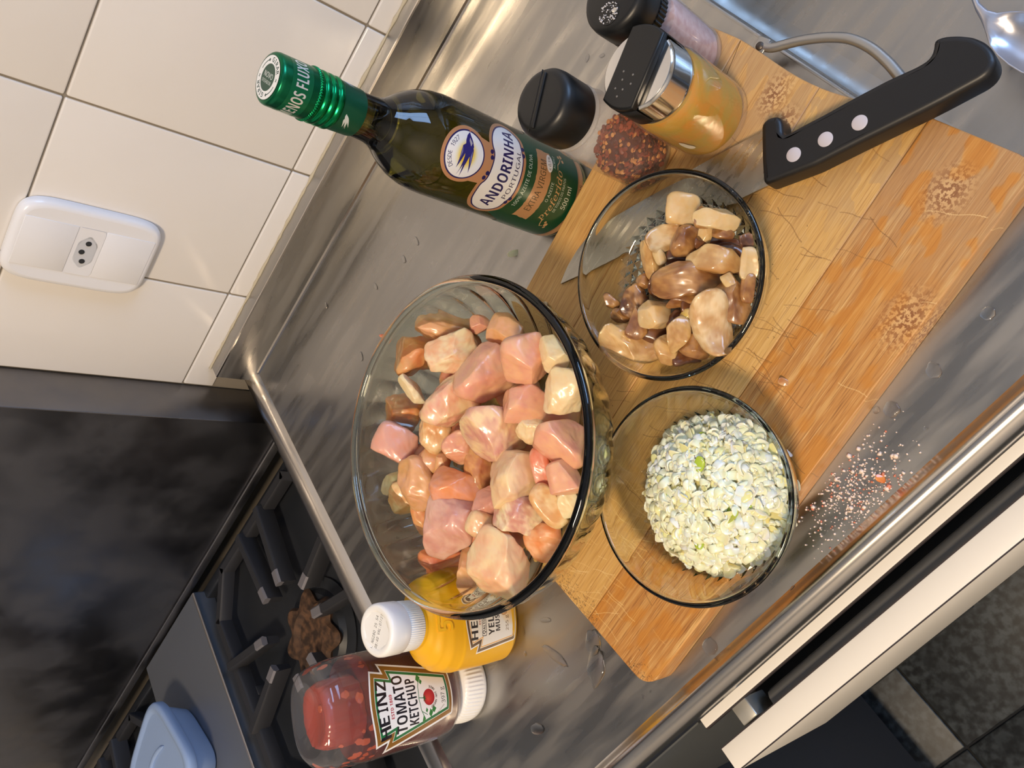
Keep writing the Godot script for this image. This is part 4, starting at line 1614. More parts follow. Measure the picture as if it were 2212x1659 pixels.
func build_mustard() -> void:
	var o := thing("mustard_bottle", "yellow squeeze bottle of mustard with a white screw cap beside the glass bowl", "bottle", V(-0.3945, 0.0003, 0.4330), deg_to_rad(56.0))
	var table := [[0.0, 0.0295, 0.0185, 2.4], [0.0025, 0.0335, 0.0222, 2.5], [0.008, 0.0360, 0.0245, 2.6], [0.03, 0.0368, 0.0250, 2.7], [0.052, 0.0368, 0.0250, 2.7], [0.0595, 0.0368, 0.0250, 2.7], [0.0605, 0.0362, 0.0246, 2.6], [0.068, 0.0348, 0.0238, 2.5], [0.076, 0.0300, 0.0214, 2.3], [0.082, 0.0226, 0.0182, 2.1], [0.0855, 0.0178, 0.0166, 2.0], [0.0868, 0.0166, 0.0162, 2.0], [0.0876, 0.0172, 0.0170, 2.0], [0.0885, 0.0166, 0.0164, 2.0]]
	var body := mat(rgb(236, 178, 22), 0.36)
	body.subsurf_scatter_enabled = true
	body.subsurf_scatter_strength = 0.1
	part(o, "bottle_body", skin(oval_rows(table, 0.0, 0.0885, 84), 3.0), body)
	# raised figures on the shoulder
	for q in [["5", 5.2, 75.2], ["7", 11.4, 75.2]]:
		var t := TextMesh.new()
		t.font = bold_font
		t.text = q[0]
		t.font_size = 64
		t.pixel_size = 0.011 / 46.0
		t.depth = 0.002
		var f := front_of(table, -q[1] / 1000.0 + 0.014, q[2] / 1000.0, 0.0)
		var nrm := (front_of(table, f.x, f.y - 0.004, 0.0) - front_of(table, f.x, f.y + 0.004, 0.0))
		var fig := part(o, "raised_figure", t, body, "moulded figure")
		var upv := (-nrm).normalized()
		var sidev := (front_of(table, f.x + 0.004, f.y, 0.0) - front_of(table, f.x - 0.004, f.y, 0.0)).normalized()
		fig.transform = Transform3D(Basis(sidev, upv, sidev.cross(upv)).orthonormalized(), front_of(table, q[1] / 1000.0 - 0.0085, q[2] / 1000.0, -0.0002))
	# cap
	var ribs := func(a: float, k: int, r: float) -> float: return r + (0.00028 * signf(cos(a * 70.0)) if k >= 2 and k <= 3 else 0.0)
	part(o, "cap_collar", lathe([Vector2(0, 0.0888), Vector2(0.0166, 0.0888), Vector2(0.0168, 0.0895), Vector2(0.0170, 0.1015), Vector2(0.0168, 0.1022), Vector2(0, 0.1022)], 420, 0.9, ribs), M.cap_white, "ribbed lower ring of the cap")
	part(o, "screw_cap", lathe([Vector2(0, 0.1018), Vector2(0.0168, 0.1018), Vector2(0.0178, 0.1030), Vector2(0.0180, 0.1145), Vector2(0.0177, 0.1172), Vector2(0.0168, 0.1186), Vector2(0.0155, 0.1190), Vector2(0.0138, 0.1187), Vector2(0.0122, 0.1184), Vector2(0.0118, 0.1180), Vector2(0, 0.1180)], 96, 0.9), M.cap_white, "white plastic screw cap")
	# date print on the cap
	var p := Print.new(30.0, 30.0, 14.0, rgb(240, 239, 235))
	p.text("L NG280 25 S4 1", 15, 17.0, 2.5, rgb(70, 68, 66), mono_font, 25.5)
	p.text("08:40 VAL:07/27", 15.4, 12.6, 2.5, rgb(70, 68, 66), mono_font, 23.5)
	var disc := PackedVector2Array()
	for k in 64:
		disc.append(Vector2(cos(TAU * k / 64.0), sin(TAU * k / 64.0)) * 14.6)
	var inv := o.basis.inverse()
	var rt: Vector3 = inv * Vector3(0.85, 0, -0.525)
	var up: Vector3 = inv * Vector3(-0.525, 0, -0.85)
	var on_top := func(u: float, v: float) -> Vector3:
		var r := Vector2(u, v).length() / 1000.0
		return Vector3(0, 0.11815 + (0.0006 * smoothstep(0.0115, 0.0142, r)), 0) + (rt * u + up * v) / 1000.0
	part(o, "date_print", label_mesh(disc, Vector2(30, 30), Vector2(-15, -15), 1.5, on_top, Vector3.DOWN), print_material(p.done(), 0.34), "date code printed on the cap")
	# label
	var w := 64.0
	var h := 64.0
	var ox := -32.0
	var oy := 16.0
	p = Print.new(w, h, 11.0, rgb(246, 244, 240))
	var out := PackedVector2Array()
	for q in shield(26.5, 20.5, 23.0, 75.0, 8.5):
		out.append(q - Vector2(ox, oy))
	var brown := rgb(96, 70, 46)
	paint_shield(p, out, [[0, rgb(246, 244, 240)], [0.9, brown], [2.9, rgb(246, 240, 226)], [3.4, rgb(232, 164, 60)], [4.0, rgb(244, 240, 232)]])
	# amber glow at the foot of the label
	for k in 40:
		var t := k / 39.0
		p.disc(4.0 - ox, 27.0 - oy, 15.0 * (1.0 - t), 14.0 * (1.0 - t), rgb(244, 240, 232).lerp(rgb(240, 170, 66), t))
	var ink := rgb(44, 38, 40)
	p.text("HEINZ", 0 - ox, 66.6 - oy, 6.6, ink, bold_font, 33.0)
	p.text("ESTD 1869", 0 - ox, 61.0 - oy, 1.8, rgb(168, 74, 50), bold_font, 13.0)
	var frame := PackedVector2Array([Vector2(-15 - ox, 54.6 - oy), Vector2(15 - ox, 54.6 - oy), Vector2(15 - ox, 59.0 - oy), Vector2(-15 - ox, 59.0 - oy)])
	p.poly(round_corners(frame, 0.8), ink)
	p.poly(round_corners(Geometry2D.offset_polygon(frame, -0.45)[0], 0.6), rgb(244, 240, 232))
	p.disc(-12.2 - ox, 57.3 - oy, 1.3, 1.3, ink)
	p.disc(-12.2 - ox, 57.3 - oy, 0.8, 0.8, rgb(244, 240, 232))
	p.line(PackedVector2Array([Vector2(-12.2 - ox, 56.0 - oy), Vector2(-12.2 - ox, 55.0 - oy)]), 0.5, ink)
	p.text("ALTO EM SÓDIO", 1.4 - ox, 56.8 - oy, 2.2, ink, bold_font, 24.0)
	p.text("YELLOW", 0 - ox, 49.4 - oy, 6.0, ink, bold_font, 30.0)
	p.text("MUSTARD", 0 - ox, 42.6 - oy, 4.6, ink, bold_font, 26.0)
	p.disc(2 - ox, 35.0 - oy, 4.6, 4.6, rgb(176, 120, 70))
	p.disc(2 - ox, 35.0 - oy, 4.2, 4.2, rgb(226, 178, 118))
	for k in 70:
		var a := rng.randf() * TAU
		var r := sqrt(rng.randf()) * 3.9
		p.disc(2 - ox + cos(a) * r, 35.0 - oy + sin(a) * r, 0.42, 0.42, rgb(170, 112, 62) if k % 2 else rgb(238, 200, 148))
	p.text("255 g", -8.4 - ox, 32.4 - oy, 3.0, rgb(110, 76, 40), plain_font, 11.0)
	var lab := PackedVector2Array()
	for q in out:
		lab.append(q + Vector2(ox, oy))
	# the label is a little lower on the bottle than on the print
	var on_body := func(u: float, v: float) -> Vector3: return front_of(table, (u + 0.6) / 1000.0, (v - 16.0) / 1000.0, 0.00025)
	part(o, "label", label_mesh(lab, Vector2(w, h), Vector2(ox, oy), 1.6, on_body, Vector3(0, 0, -1)), print_material(p.done(), 0.32), "cream and brown printed label")


func build_ketchup() -> void:
	var o := thing("ketchup_bottle", "clear squeeze bottle of ketchup standing on its white cap behind the mustard", "bottle", V(-0.4640, 0.0003, 0.4500), deg_to_rad(65.0))
	o.rotate_object_local(Vector3(0, 0, 1), 0.0)
	var table := [[0.0205, 0.0255, 0.0215, 2.1], [0.024, 0.0300, 0.0245, 2.3], [0.032, 0.0345, 0.0270, 2.5], [0.045, 0.0362, 0.0283, 2.6], [0.07, 0.0368, 0.0287, 2.7], [0.1045, 0.0370, 0.0288, 2.7], [0.1055, 0.0366, 0.0285, 2.7], [0.107, 0.0370, 0.0288, 2.7], [0.118, 0.0366, 0.0285, 2.7], [0.130, 0.0350, 0.0270, 2.7], [0.138, 0.0325, 0.0245, 2.6], [0.1425, 0.0290, 0.0212, 2.5], [0.1440, 0.0262, 0.0186, 2.4]]
	# shell with a hollow, domed end
	var rows := oval_rows(table, 0.0205, 0.144, 96)
	rows.append(oval(0.0235, 0.0160, 0.1442, 2.3, 96))
	rows.append(oval(0.0200, 0.0130, 0.1425, 2.2, 96))
	rows.append(oval(0.0140, 0.0090, 0.1395, 2.0, 96))
	rows.append(oval(0.0070, 0.0045, 0.1378, 2.0, 96))
	rows.append(oval(0.0006, 0.0004, 0.1374, 2.0, 96))
	part(o, "bottle_shell", skin(rows, 3.0), pane_mat(Color(0.95, 0.95, 0.95), 0.04, 0.05), "clear plastic shell")
	# sauce inside, up to the moulded line
	var red := mat(rgb(88, 26, 18), 0.25)
	red.subsurf_scatter_enabled = true
	red.subsurf_scatter_strength = 0.1
	rows = oval_rows(table, 0.0212, 0.1060, 60, -0.0009)
	part(o, "sauce", skin(rows, 3.0), red, "dark red ketchup")
	# sauce resting on the hollow end and smeared on the inside
	var orange := mat(rgb(178, 74, 38), 0.3)
	rows = []
	for q in [[0.0226, 0.0150, 0.1065], [0.0230, 0.0152, 0.12], [0.0220, 0.0145, 0.132], [0.0195, 0.0125, 0.1385], [0.0150, 0.0095, 0.1366], [0.0080, 0.0050, 0.1348], [0.0010, 0.0006, 0.1343]]:
		var row := oval(q[0], q[1], q[2], 2.2, 72)
		for i in row.size():
			var wob := 1.0 + 0.09 * noise.get_noise_2d(i * 0.35, q[2] * 300.0)
			row[i] = Vector3(row[i].x * wob, row[i].y, row[i].z * wob)
		rows.append(row)
	part(o, "sauce_core", skin(rows, 3.0), mat(rgb(150, 52, 34), 0.22), "ketchup clinging under the hollow end")
	part(o, "air_bubble", lathe([Vector2(0, 0.0), Vector2(0.0022, 0.0), Vector2(0.0026, 0.0006), Vector2(0.0018, 0.0012), Vector2(0, 0.0010)], 24), orange).position = Vector3(0.0045, 0.1352, 0.004)
	var smear := Shape.new()
	var r2 := RandomNumberGenerator.new()
	r2.seed = 77
	for k in 46:
		var ang := r2.randf_range(-0.4, PI + 0.4) if k < 36 else r2.randf_range(0, TAU)
		var y := r2.randf_range(0.108, 0.139)
		var size := r2.randf_range(0.0008, 0.0030) * (1.4 if y > 0.128 else 1.0)
		var q := oval_at(table, y)
		var n := 11
		var ring := []
		for i in n:
			var a := TAU * i / n
			var rr := size * (1.0 + 0.5 * noise.get_noise_2d(k * 3.1, i * 1.3))
			var yy := y + sin(a) * rr * 1.3
			var qq := oval_at(table, yy)
			var t := ang + cos(a) * rr / q.x
			ring.append(Vector3(signf(cos(t)) * pow(absf(cos(t)), 2.0 / qq.z) * (qq.x - 0.0005), yy, signf(sin(t)) * pow(absf(sin(t)), 2.0 / qq.z) * (qq.y - 0.0005)))
		var mid := Vector3.ZERO
		for v in ring:
			mid += v
		mid /= n
		var face := Vector3(mid.x, 0, mid.z).normalized()
		for i in n:
			var a: Vector3 = ring[i]
			var b: Vector3 = ring[(i + 1) % n]
			if (a - mid).cross(b - mid).dot(face) > 0:
				smear.tri(mid + face * 0.0002, a, b)
			else:
				smear.tri(mid + face * 0.0002, b, a)
	var sm := part(o, "sauce_smears", smear.mesh(Vector3(0, 0, -1)), orange, "orange smears inside the empty end")
	sm.set_meta("kind", "stuff")
	# cap the bottle stands on
	var ribs := func(a: float, k: int, r: float) -> float: return r + (0.0003 * signf(cos(a * 60.0)) if k >= 4 and k <= 5 else 0.0)
	part(o, "cap", lathe([Vector2(0, 0.0), Vector2(0.0285, 0.0), Vector2(0.0298, 0.0012), Vector2(0.0302, 0.004), Vector2(0.0300, 0.0075), Vector2(0.0288, 0.0185), Vector2(0.0276, 0.0205), Vector2(0.0255, 0.0215), Vector2(0, 0.0215)], 420, 0.9, ribs), M.cap_white, "white ribbed cap at the foot")
	# label, read upright while the bottle stands on its head
	var w := 72.0
	var h := 86.0
	var ox := -36.0
	var oy := 32.0
	var p := Print.new(w, h, 10.0, rgb(244, 242, 238))
	var out := PackedVector2Array()
	for q in shield(29.5, 15.0, 38.5, 113.5, 11.0):
		out.append(q - Vector2(ox, oy))
	paint_shield(p, out, [[0, rgb(244, 242, 238)], [1.3, rgb(142, 98, 40)], [4.2, rgb(244, 242, 238)], [4.6, rgb(30, 112, 62)], [6.4, rgb(244, 242, 238)]])
	var ink := rgb(24, 20, 30)
	var word := "HEINZ"
	var xs := [-17.0, -9.2, -1.8, 5.4, 14.0]
	var ws := [8.0, 5.8, 2.6, 8.4, 6.4]
	for i in 5:
		var t: float = xs[i] / 26.0
		p.text(word[i], xs[i] - ox, 103.4 - 4.0 * t * t - oy, 9.0, ink, bold_font, ws[i], -t * 0.24)
	p.text("ESTD 1869", -1.0 - ox, 95.4 - oy, 2.6, rgb(178, 38, 48), bold_font, 16.0)
	p.text("TOMATO", -0.6 - ox, 87.4 - oy, 9.4, ink, bold_font, 38.0)
	p.text("KETCHUP", -0.8 - ox, 76.4 - oy, 8.6, ink, bold_font, 31.0)
	var leaf := rgb(52, 126, 58)
	p.line(PackedVector2Array([Vector2(-13 - ox, 67 - oy), Vector2(-8 - ox, 69.4 - oy), Vector2(0 - ox, 70.4 - oy), Vector2(8 - ox, 69.6 - oy), Vector2(13 - ox, 68 - oy)]), 0.5, rgb(40, 110, 60))
	p.line(PackedVector2Array([Vector2(-9 - ox, 69 - oy), Vector2(-12 - ox, 64 - oy)]), 0.4, rgb(40, 110, 60))
	for q in [[-14.6, 67.2, 3.2, 1.5], [-11.4, 60.4, 3.0, 2.0], [-9.0, 64.2, 1.8, 1.1], [-9.4, 57.2, 2.4, 2.2], [13.6, 68.4, 3.0, 2.2], [11.0, 66.4, 2.0, 1.4]]:
		p.poly(PackedVector2Array([Vector2(q[0] - q[2] - ox, q[1] - oy), Vector2(q[0] - q[2] * 0.2 - ox, q[1] + q[3] - oy), Vector2(q[0] + q[2] - ox, q[1] + q[3] * 0.2 - oy), Vector2(q[0] + q[2] * 0.1 - ox, q[1] - q[3] - oy)]), leaf)
	for k in 14:
		var t := k / 13.0
		p.disc(-0.6 - ox - t * 1.2, 60.8 - oy + t * 1.2, 5.6 * (1.0 - t * 0.9), 5.4 * (1.0 - t * 0.9), rgb(176, 26, 34).lerp(rgb(222, 78, 62), t))
	for k in 6:
		var a := k * TAU / 6.0 + 0.3
		p.line(PackedVector2Array([Vector2(-0.6 - ox, 65.2 - oy), Vector2(-0.6 - ox + cos(a) * 2.8, 65.2 - oy + sin(a) * 1.6)]), 0.9, rgb(40, 96, 46), 0.2)
	p.line(PackedVector2Array([Vector2(-0.6 - ox, 65.2 - oy), Vector2(0.4 - ox, 70.4 - oy)]), 0.5, rgb(40, 110, 60))
	p.ring_text("GROWN NOT MADE", -0.6 - ox, 60.8 - oy, 7.2, 1.7, rgb(96, 74, 62), bold_font, 270.0, 11.5, false)
	p.text("Imagem ilustrativa", -11.0 - ox, 51.6 - oy, 1.1, rgb(130, 108, 100), plain_font, 11.0, -1.0)
	p.text("397 g", -1.4 - ox, 47.2 - oy, 3.6, rgb(70, 62, 60), plain_font, 11.0)
	var lab := PackedVector2Array()
	for q in out:
		lab.append(q + Vector2(ox, oy))
	var on_body := func(u: float, v: float) -> Vector3: return front_of(table, (u - 4.2) / 1000.0, (v - 0.4) / 1000.0, 0.0003)
	part(o, "label", label_mesh(lab, Vector2(w, h), Vector2(ox, oy), 1.6, on_body, Vector3(0, 0, -1)), print_material(p.done(), 0.3), "white shield label with green and brown rims")


# ---------------------------------------------------------------- spice jars
func scatter(parent: Node, called: String, mesh: Mesh, mat_: Material, spots: Array, tints: Array, label := "") -> MultiMeshInstance3D:
	var mm := MultiMesh.new()
	mm.transform_format = MultiMesh.TRANSFORM_3D
	mm.use_colors = tints.size() > 0
	mm.mesh = mesh
	mm.instance_count = spots.size()
	for i in spots.size():
		mm.set_instance_transform(i, spots[i])
		if tints.size() > 0:
			mm.set_instance_color(i, tints[i])
	var o := MultiMeshInstance3D.new()
	o.name = called if parent != self else numbered(called)
	o.multimesh = mm
	o.material_override = mat_
	parent.add_child(o, true)
	o.set_meta("kind", "stuff")
	if label:
		o.set_meta("label", label)
	return o


func any_turn() -> Basis:
	return Basis(Vector3(rng.randf_range(-1, 1), rng.randf_range(-1, 1), rng.randf_range(-1, 1)).normalized(), rng.randf() * TAU)


func build_jars() -> void:
	# chili flakes
	var o := thing("chili_jar", "clear spice jar with black screw cap, chili flakes in its lower part", "jar", V(-0.0634, BOARD_H + 0.0003, 0.3010))
	var r := 0.0225
	var prof := [Vector2(0.0, 0.0015), Vector2(0.017, 0.0008), Vector2(0.0195, 0.0), Vector2(0.0215, 0.0015), Vector2(r, 0.005), Vector2(r, 0.062), Vector2(0.0222, 0.069), Vector2(0.0212, 0.0745), Vector2(0.0197, 0.0785), Vector2(0.0192, 0.082), Vector2(0.0192, 0.09), Vector2(0.0, 0.09)]
	part(o, "jar_body", lathe(prof, 72, 1.2), pane_mat(Color(0.82, 0.79, 0.77), 0.13, 0.1), "slightly cloudy clear plastic body")
	part(o, "neck_ring", lathe([Vector2(0.019, 0.0795), Vector2(0.0208, 0.0795), Vector2(0.0212, 0.0808), Vector2(0.0208, 0.082), Vector2(0.019, 0.082)], 64), pane_mat(Color(0.85, 0.83, 0.8), 0.2, 0.1))
	part(o, "cap", lathe([Vector2(0, 0.0835), Vector2(0.0204, 0.0835), Vector2(0.0208, 0.0842), Vector2(0.0211, 0.1020), Vector2(0.0206, 0.1062), Vector2(0.0190, 0.1090), Vector2(0.0166, 0.1101), Vector2(0.0150, 0.1103), Vector2(0, 0.1103)], 80, 0.9), M.black, "black cap with a split flap")
	var bar := part(o, "flap_ridge", box(Vector3(-0.0165, 0.1098, -0.0016), Vector3(0.0165, 0.1116, 0.0004), 0.0007, 2), M.black)
	bar.rotation.y = 0.52
	var groove := part(o, "flap_groove", box(Vector3(-0.0185, 0.1098, -0.0042), Vector3(0.0185, 0.1105, -0.0036), 0.0002, 1), M.black_gloss)
	groove.rotation.y = 0.52
	var flakes := thing("chili_flakes", "dark red chili flakes and pale seeds filling the bottom of the clear jar", "spice", o.position)
	flakes.set_meta("kind", "stuff")
	part(flakes, "flake_bed", lathe([Vector2(0, 0.003), Vector2(0.0185, 0.003), Vector2(0.0203, 0.007), Vector2(0.0203, 0.024), Vector2(0.017, 0.0275), Vector2(0.009, 0.0285), Vector2(0, 0.029)], 32), mat(rgb(96, 36, 20), 0.7))
	var flake := lump(Vector3(0.0022, 0.0005, 0.0016), 0.8, 2, 0.25, 3, Color.WHITE, Color.WHITE, 3)
	var seed_mesh := lump(Vector3(0.0017, 0.0006, 0.0015), 1.0, 0, 0.06, 4, Color.WHITE, Color.WHITE, 4)
	for kind in 2:
		var spots := []
		var tints := []
		for i in (900 if kind == 0 else 260):
			var a := rng.randf() * TAU
			var rr := 0.0212 - absf(rng.randfn(0, 0.0008))
			var y := rng.randf_range(0.003, 0.0265)
			if i % 3 == 0:
				rr = 0.0205 * sqrt(rng.randf())
				y = 0.0275 + rng.randf_range(-0.001, 0.002)
			if y < 0.006:
				rr -= 0.002
			var out := Vector3(sin(a), 0, cos(a))
			var b := Basis(out.cross(Vector3.UP), out, Vector3.UP) if i % 3 else Basis.IDENTITY
			b = b * Basis(Vector3(rng.randf_range(-1, 1), 0.2, rng.randf_range(-1, 1)).normalized(), rng.randf_range(-0.6, 0.6)) * Basis(Vector3.UP, rng.randf() * TAU)
			spots.append(Transform3D(b.scaled_local(Vector3.ONE * rng.randf_range(0.6, 1.25)), out * rr + Vector3(0, y, 0)))
			if kind == 0:
				tints.append(rgb(74, 28, 18).lerp(rgb(172, 72, 34), rng.randf()).srgb_to_linear())
			else:
				tints.append(rgb(206, 130, 62).lerp(rgb(226, 158, 88), rng.randf()).srgb_to_linear())
		var fm := mat(Color.WHITE, 0.45)
		fm.vertex_color_use_as_albedo = true
		scatter(flakes, "flakes" if kind == 0 else "seeds", flake if kind == 0 else seed_mesh, fm, spots, tints)

	# turmeric in a glass shaker with chrome collar
	o = thing("turmeric_jar", "glass shaker of yellow turmeric with chrome collar and black flap lid", "jar", V(-0.0187, BOARD_H + 0.0003, 0.3285))
	r = 0.0265
	prof = [Vector2(0.0, 0.004), Vector2(0.019, 0.003), Vector2(0.0222, 0.0), Vector2(0.0248, 0.001), Vector2(0.0262, 0.004), Vector2(r, 0.009), Vector2(r, 0.05), Vector2(0.0263, 0.057), Vector2(0.0250, 0.0615), Vector2(0.0234, 0.0640), Vector2(0.0222, 0.0655), Vector2(0.0, 0.0655)]
	part(o, "jar_glass", lathe(prof, 80, 1.2), pane_mat(Color(0.95, 0.92, 0.85), 0.04, 0.03), "clear glass body")
	part(o, "collar", lathe([Vector2(0, 0.0645), Vector2(0.0232, 0.0645), Vector2(0.0238, 0.0652), Vector2(0.0241, 0.0665), Vector2(0.0237, 0.0675), Vector2(0.0237, 0.0835), Vector2(0.0233, 0.0853), Vector2(0.0222, 0.0863), Vector2(0, 0.0866)], 96, 0.7), M.chrome, "polished chrome collar")
	# black double flap: a disc with two sides cut away
	var cut := 0.0118
	var flap := PackedVector2Array()
	var rad := 0.0243
	for sgn in [1.0, -1.0]:
		for k in 25:
			var t := asin(cut / rad) * (1.0 - k / 12.0)
			flap.append(Vector2(cos(t) * rad, sin(t) * rad) * sgn)
	var lid := part(o, "flap_lid", slab(flap, 0.0858, 0.0912, 0.0014, 4), M.black, "black two-sided flap lid")
	lid.rotation.y = 0.30
	var skirt := part(lid, "lid_side", lathe_arc(0.0243, 0.0246, 0.0655, 0.0875, asin(cut / rad), 14), M.black)
	skirt.rotation.y = 0.0
	for q in [[0.004, 0.003], [0.009, 0.004], [0.013, 0.0], [0.008, -0.003], [0.0135, -0.0055], [0.0175, -0.002], [0.0035, -0.0045]]:
		var hole := part(lid, "shaker_dimple", lathe([Vector2(0, 0), Vector2(0.0007, 0), Vector2(0.0005, 0.0003), Vector2(0, 0.0004)], 10), mat(rgb(120, 116, 110), 0.4))
		hole.position = Vector3(-q[0], 0.0911, q[1])
	var fill := thing("turmeric_powder", "yellow orange turmeric powder filling the chrome-topped shaker", "spice", o.position)
	fill.set_meta("kind", "stuff")
	var tur := mat(Color.WHITE, 0.55)
	tur.albedo_texture = two_tone(noise_image(256, 256, 0.014, 61), rgb(206, 138, 22), rgb(182, 148, 44), 2.4)
	tur.uv1_triplanar = true
	tur.uv1_scale = Vector3.ONE * 16.0
	part(fill, "powder", lathe([Vector2(0, 0.0052), Vector2(0.021, 0.0045), Vector2(0.0242, 0.006), Vector2(0.0253, 0.010), Vector2(0.0253, 0.05), Vector2(0.0248, 0.057), Vector2(0.0232, 0.0618), Vector2(0, 0.0635)], 64), tur)
	# torn corner of a paper sticker
	var st := PackedVector2Array()
	for q in [[-8, 0], [-4.5, 1.8], [0, 2.6], [4, 2.4], [5.6, 0.6], [4.8, -1.6], [1.6, -2.0], [-2.0, -1.2], [-5.0, -1.4]]:
		st.append(Vector2(q[0], q[1]))
	var rr0 := r
	var on_jar := func(u: float, v: float) -> Vector3:
		var a := -0.36 + u * 0.001 * 0.25 / rr0 - v * 0.001 / rr0
		return Vector3(sin(a - 0.42) * (rr0 + 0.0002), 0.0295 - u * 0.001, cos(a - 0.42) * (rr0 + 0.0002))
	part(o, "sticker_scrap", label_mesh(round_corners(st, 1.0), Vector2(20, 20), Vector2(-10, -10), 1.5, on_jar, Vector3(0.7, 0, -0.7)), mat(rgb(214, 200, 176), 0.6), "torn scrap of an old sticker")

	# pink salt, at the top edge of the picture
	o = thing("pink_salt_grinder", "spice jar of pink salt with large black slotted cap behind the turmeric", "jar", V(0.0047, BOARD_H + 0.0003, 0.2868))
	r = 0.0207
	prof = [Vector2(0.0, 0.002), Vector2(0.016, 0.001), Vector2(0.0185, 0.0), Vector2(0.0203, 0.002), Vector2(r, 0.006), Vector2(0.0204, 0.0095), Vector2(r, 0.0125), Vector2(r, 0.055), Vector2(0.0202, 0.062), Vector2(0.0192, 0.066), Vector2(0.0190, 0.07), Vector2(0.0, 0.07)]
	part(o, "jar_body", lathe(prof, 72, 1.2), pane_mat(Color(0.9, 0.84, 0.84), 0.14, 0.08), "clear plastic body")
	part(o, "cap", lathe([Vector2(0, 0.0665), Vector2(0.0200, 0.0665), Vector2(0.0204, 0.0672), Vector2(0.0204, 0.0745), Vector2(0.0212, 0.0755), Vector2(0.0214, 0.0870), Vector2(0.0208, 0.0908), Vector2(0.0192, 0.0928), Vector2(0.017, 0.0934), Vector2(0, 0.0934)], 80, 0.9), M.black, "black cap")
	var kn := func(a: float, k: int, rr: float) -> float: return rr + (0.00025 * signf(cos(a * 48.0)) if k in [1, 2] else 0.0)
	part(o, "cap_ring", lathe([Vector2(0.019, 0.0668), Vector2(0.0207, 0.0670), Vector2(0.0207, 0.0735), Vector2(0.019, 0.0738)], 300, 0.9, kn), M.black_gloss)
	part(o, "grinder_slot", lathe([Vector2(0, 0.0932), Vector2(0.0072, 0.0932), Vector2(0.0070, 0.0937), Vector2(0, 0.0938)], 40), M.black_gloss).position = Vector3(-0.0085, 0, 0.0055)
	var grit := []
	for i in 90:
		var a := rng.randf() * TAU
		var d := 0.0066 * pow(rng.randf(), 0.4)
		grit.append(Transform3D(any_turn().scaled_local(Vector3.ONE * rng.randf_range(0.4, 1.3)), Vector3(-0.0085 + cos(a) * d, 0.0940, 0.0055 + sin(a) * d)))
	scatter(o, "salt_grains", box(Vector3.ONE * -0.00028, Vector3.ONE * 0.00028), mat(rgb(206, 204, 206), 0.3), grit, [], "salt grains stuck on the cap")
	part(o, "cap_screw", lathe([Vector2(0, 0.0936), Vector2(0.0017, 0.0936), Vector2(0.0015, 0.0943), Vector2(0, 0.0945)], 20), M.chrome).position = Vector3(-0.0055, 0, 0.0085)
	var salt := thing("pink_salt", "pale pink salt inside the jar behind the turmeric", "salt", o.position)
	salt.set_meta("kind", "stuff")
	var pink := mat(Color.WHITE, 0.5)
	pink.albedo_texture = two_tone(noise_image(256, 256, 0.03, 71), rgb(196, 158, 154), rgb(216, 190, 188), 2.6)
	pink.uv1_triplanar = true
	pink.uv1_scale = Vector3.ONE * 20.0
	part(salt, "grains", lathe([Vector2(0, 0.0035), Vector2(0.0180, 0.003), Vector2(0.0194, 0.0065), Vector2(0.0191, 0.0095), Vector2(0.0196, 0.013), Vector2(0.0196, 0.05), Vector2(0.0185, 0.056), Vector2(0, 0.058)], 64), pink)


# two facing pieces of a round wall
func lathe_arc(r0: float, r1: float, y0: float, y1: float, half: float, seg: int) -> ArrayMesh:
	var s := Shape.new()
	for side in [0.0, PI]:
		var rows := []
		for k in seg + 1:
			var a: float = side + lerpf(-half, half, float(k) / seg)
			var d := Vector3(cos(a), 0, sin(a))
			var low := lerpf(y0 + 0.004, y0, 1.0 - absf(2.0 * k / seg - 1.0))
			rows.append(PackedVector3Array([d * r0 + Vector3(0, low, 0), d * r1 + Vector3(0, low, 0), d * r1 + Vector3(0, y1, 0), d * r0 + Vector3(0, y1, 0)]))
		add_skin(s, rows, true, true, 0.5)
	return s.mesh()


# ---------------------------------------------------------------- glass bowls
const BIG_AT := Vector3(-0.2677, 0.0, 0.3803)
const BIG_H := 0.0865
const BIG_R := 0.1129


func big_profile_r(y: float) -> float:
	# inner radius of the big bowl at a height above its foot
	var t := clampf((y - 0.006) / (BIG_H - 0.006), 0.0, 1.0)
	return lerpf(0.052, BIG_R - 0.0052, 1.0 - pow(1.0 - t, 2.35))


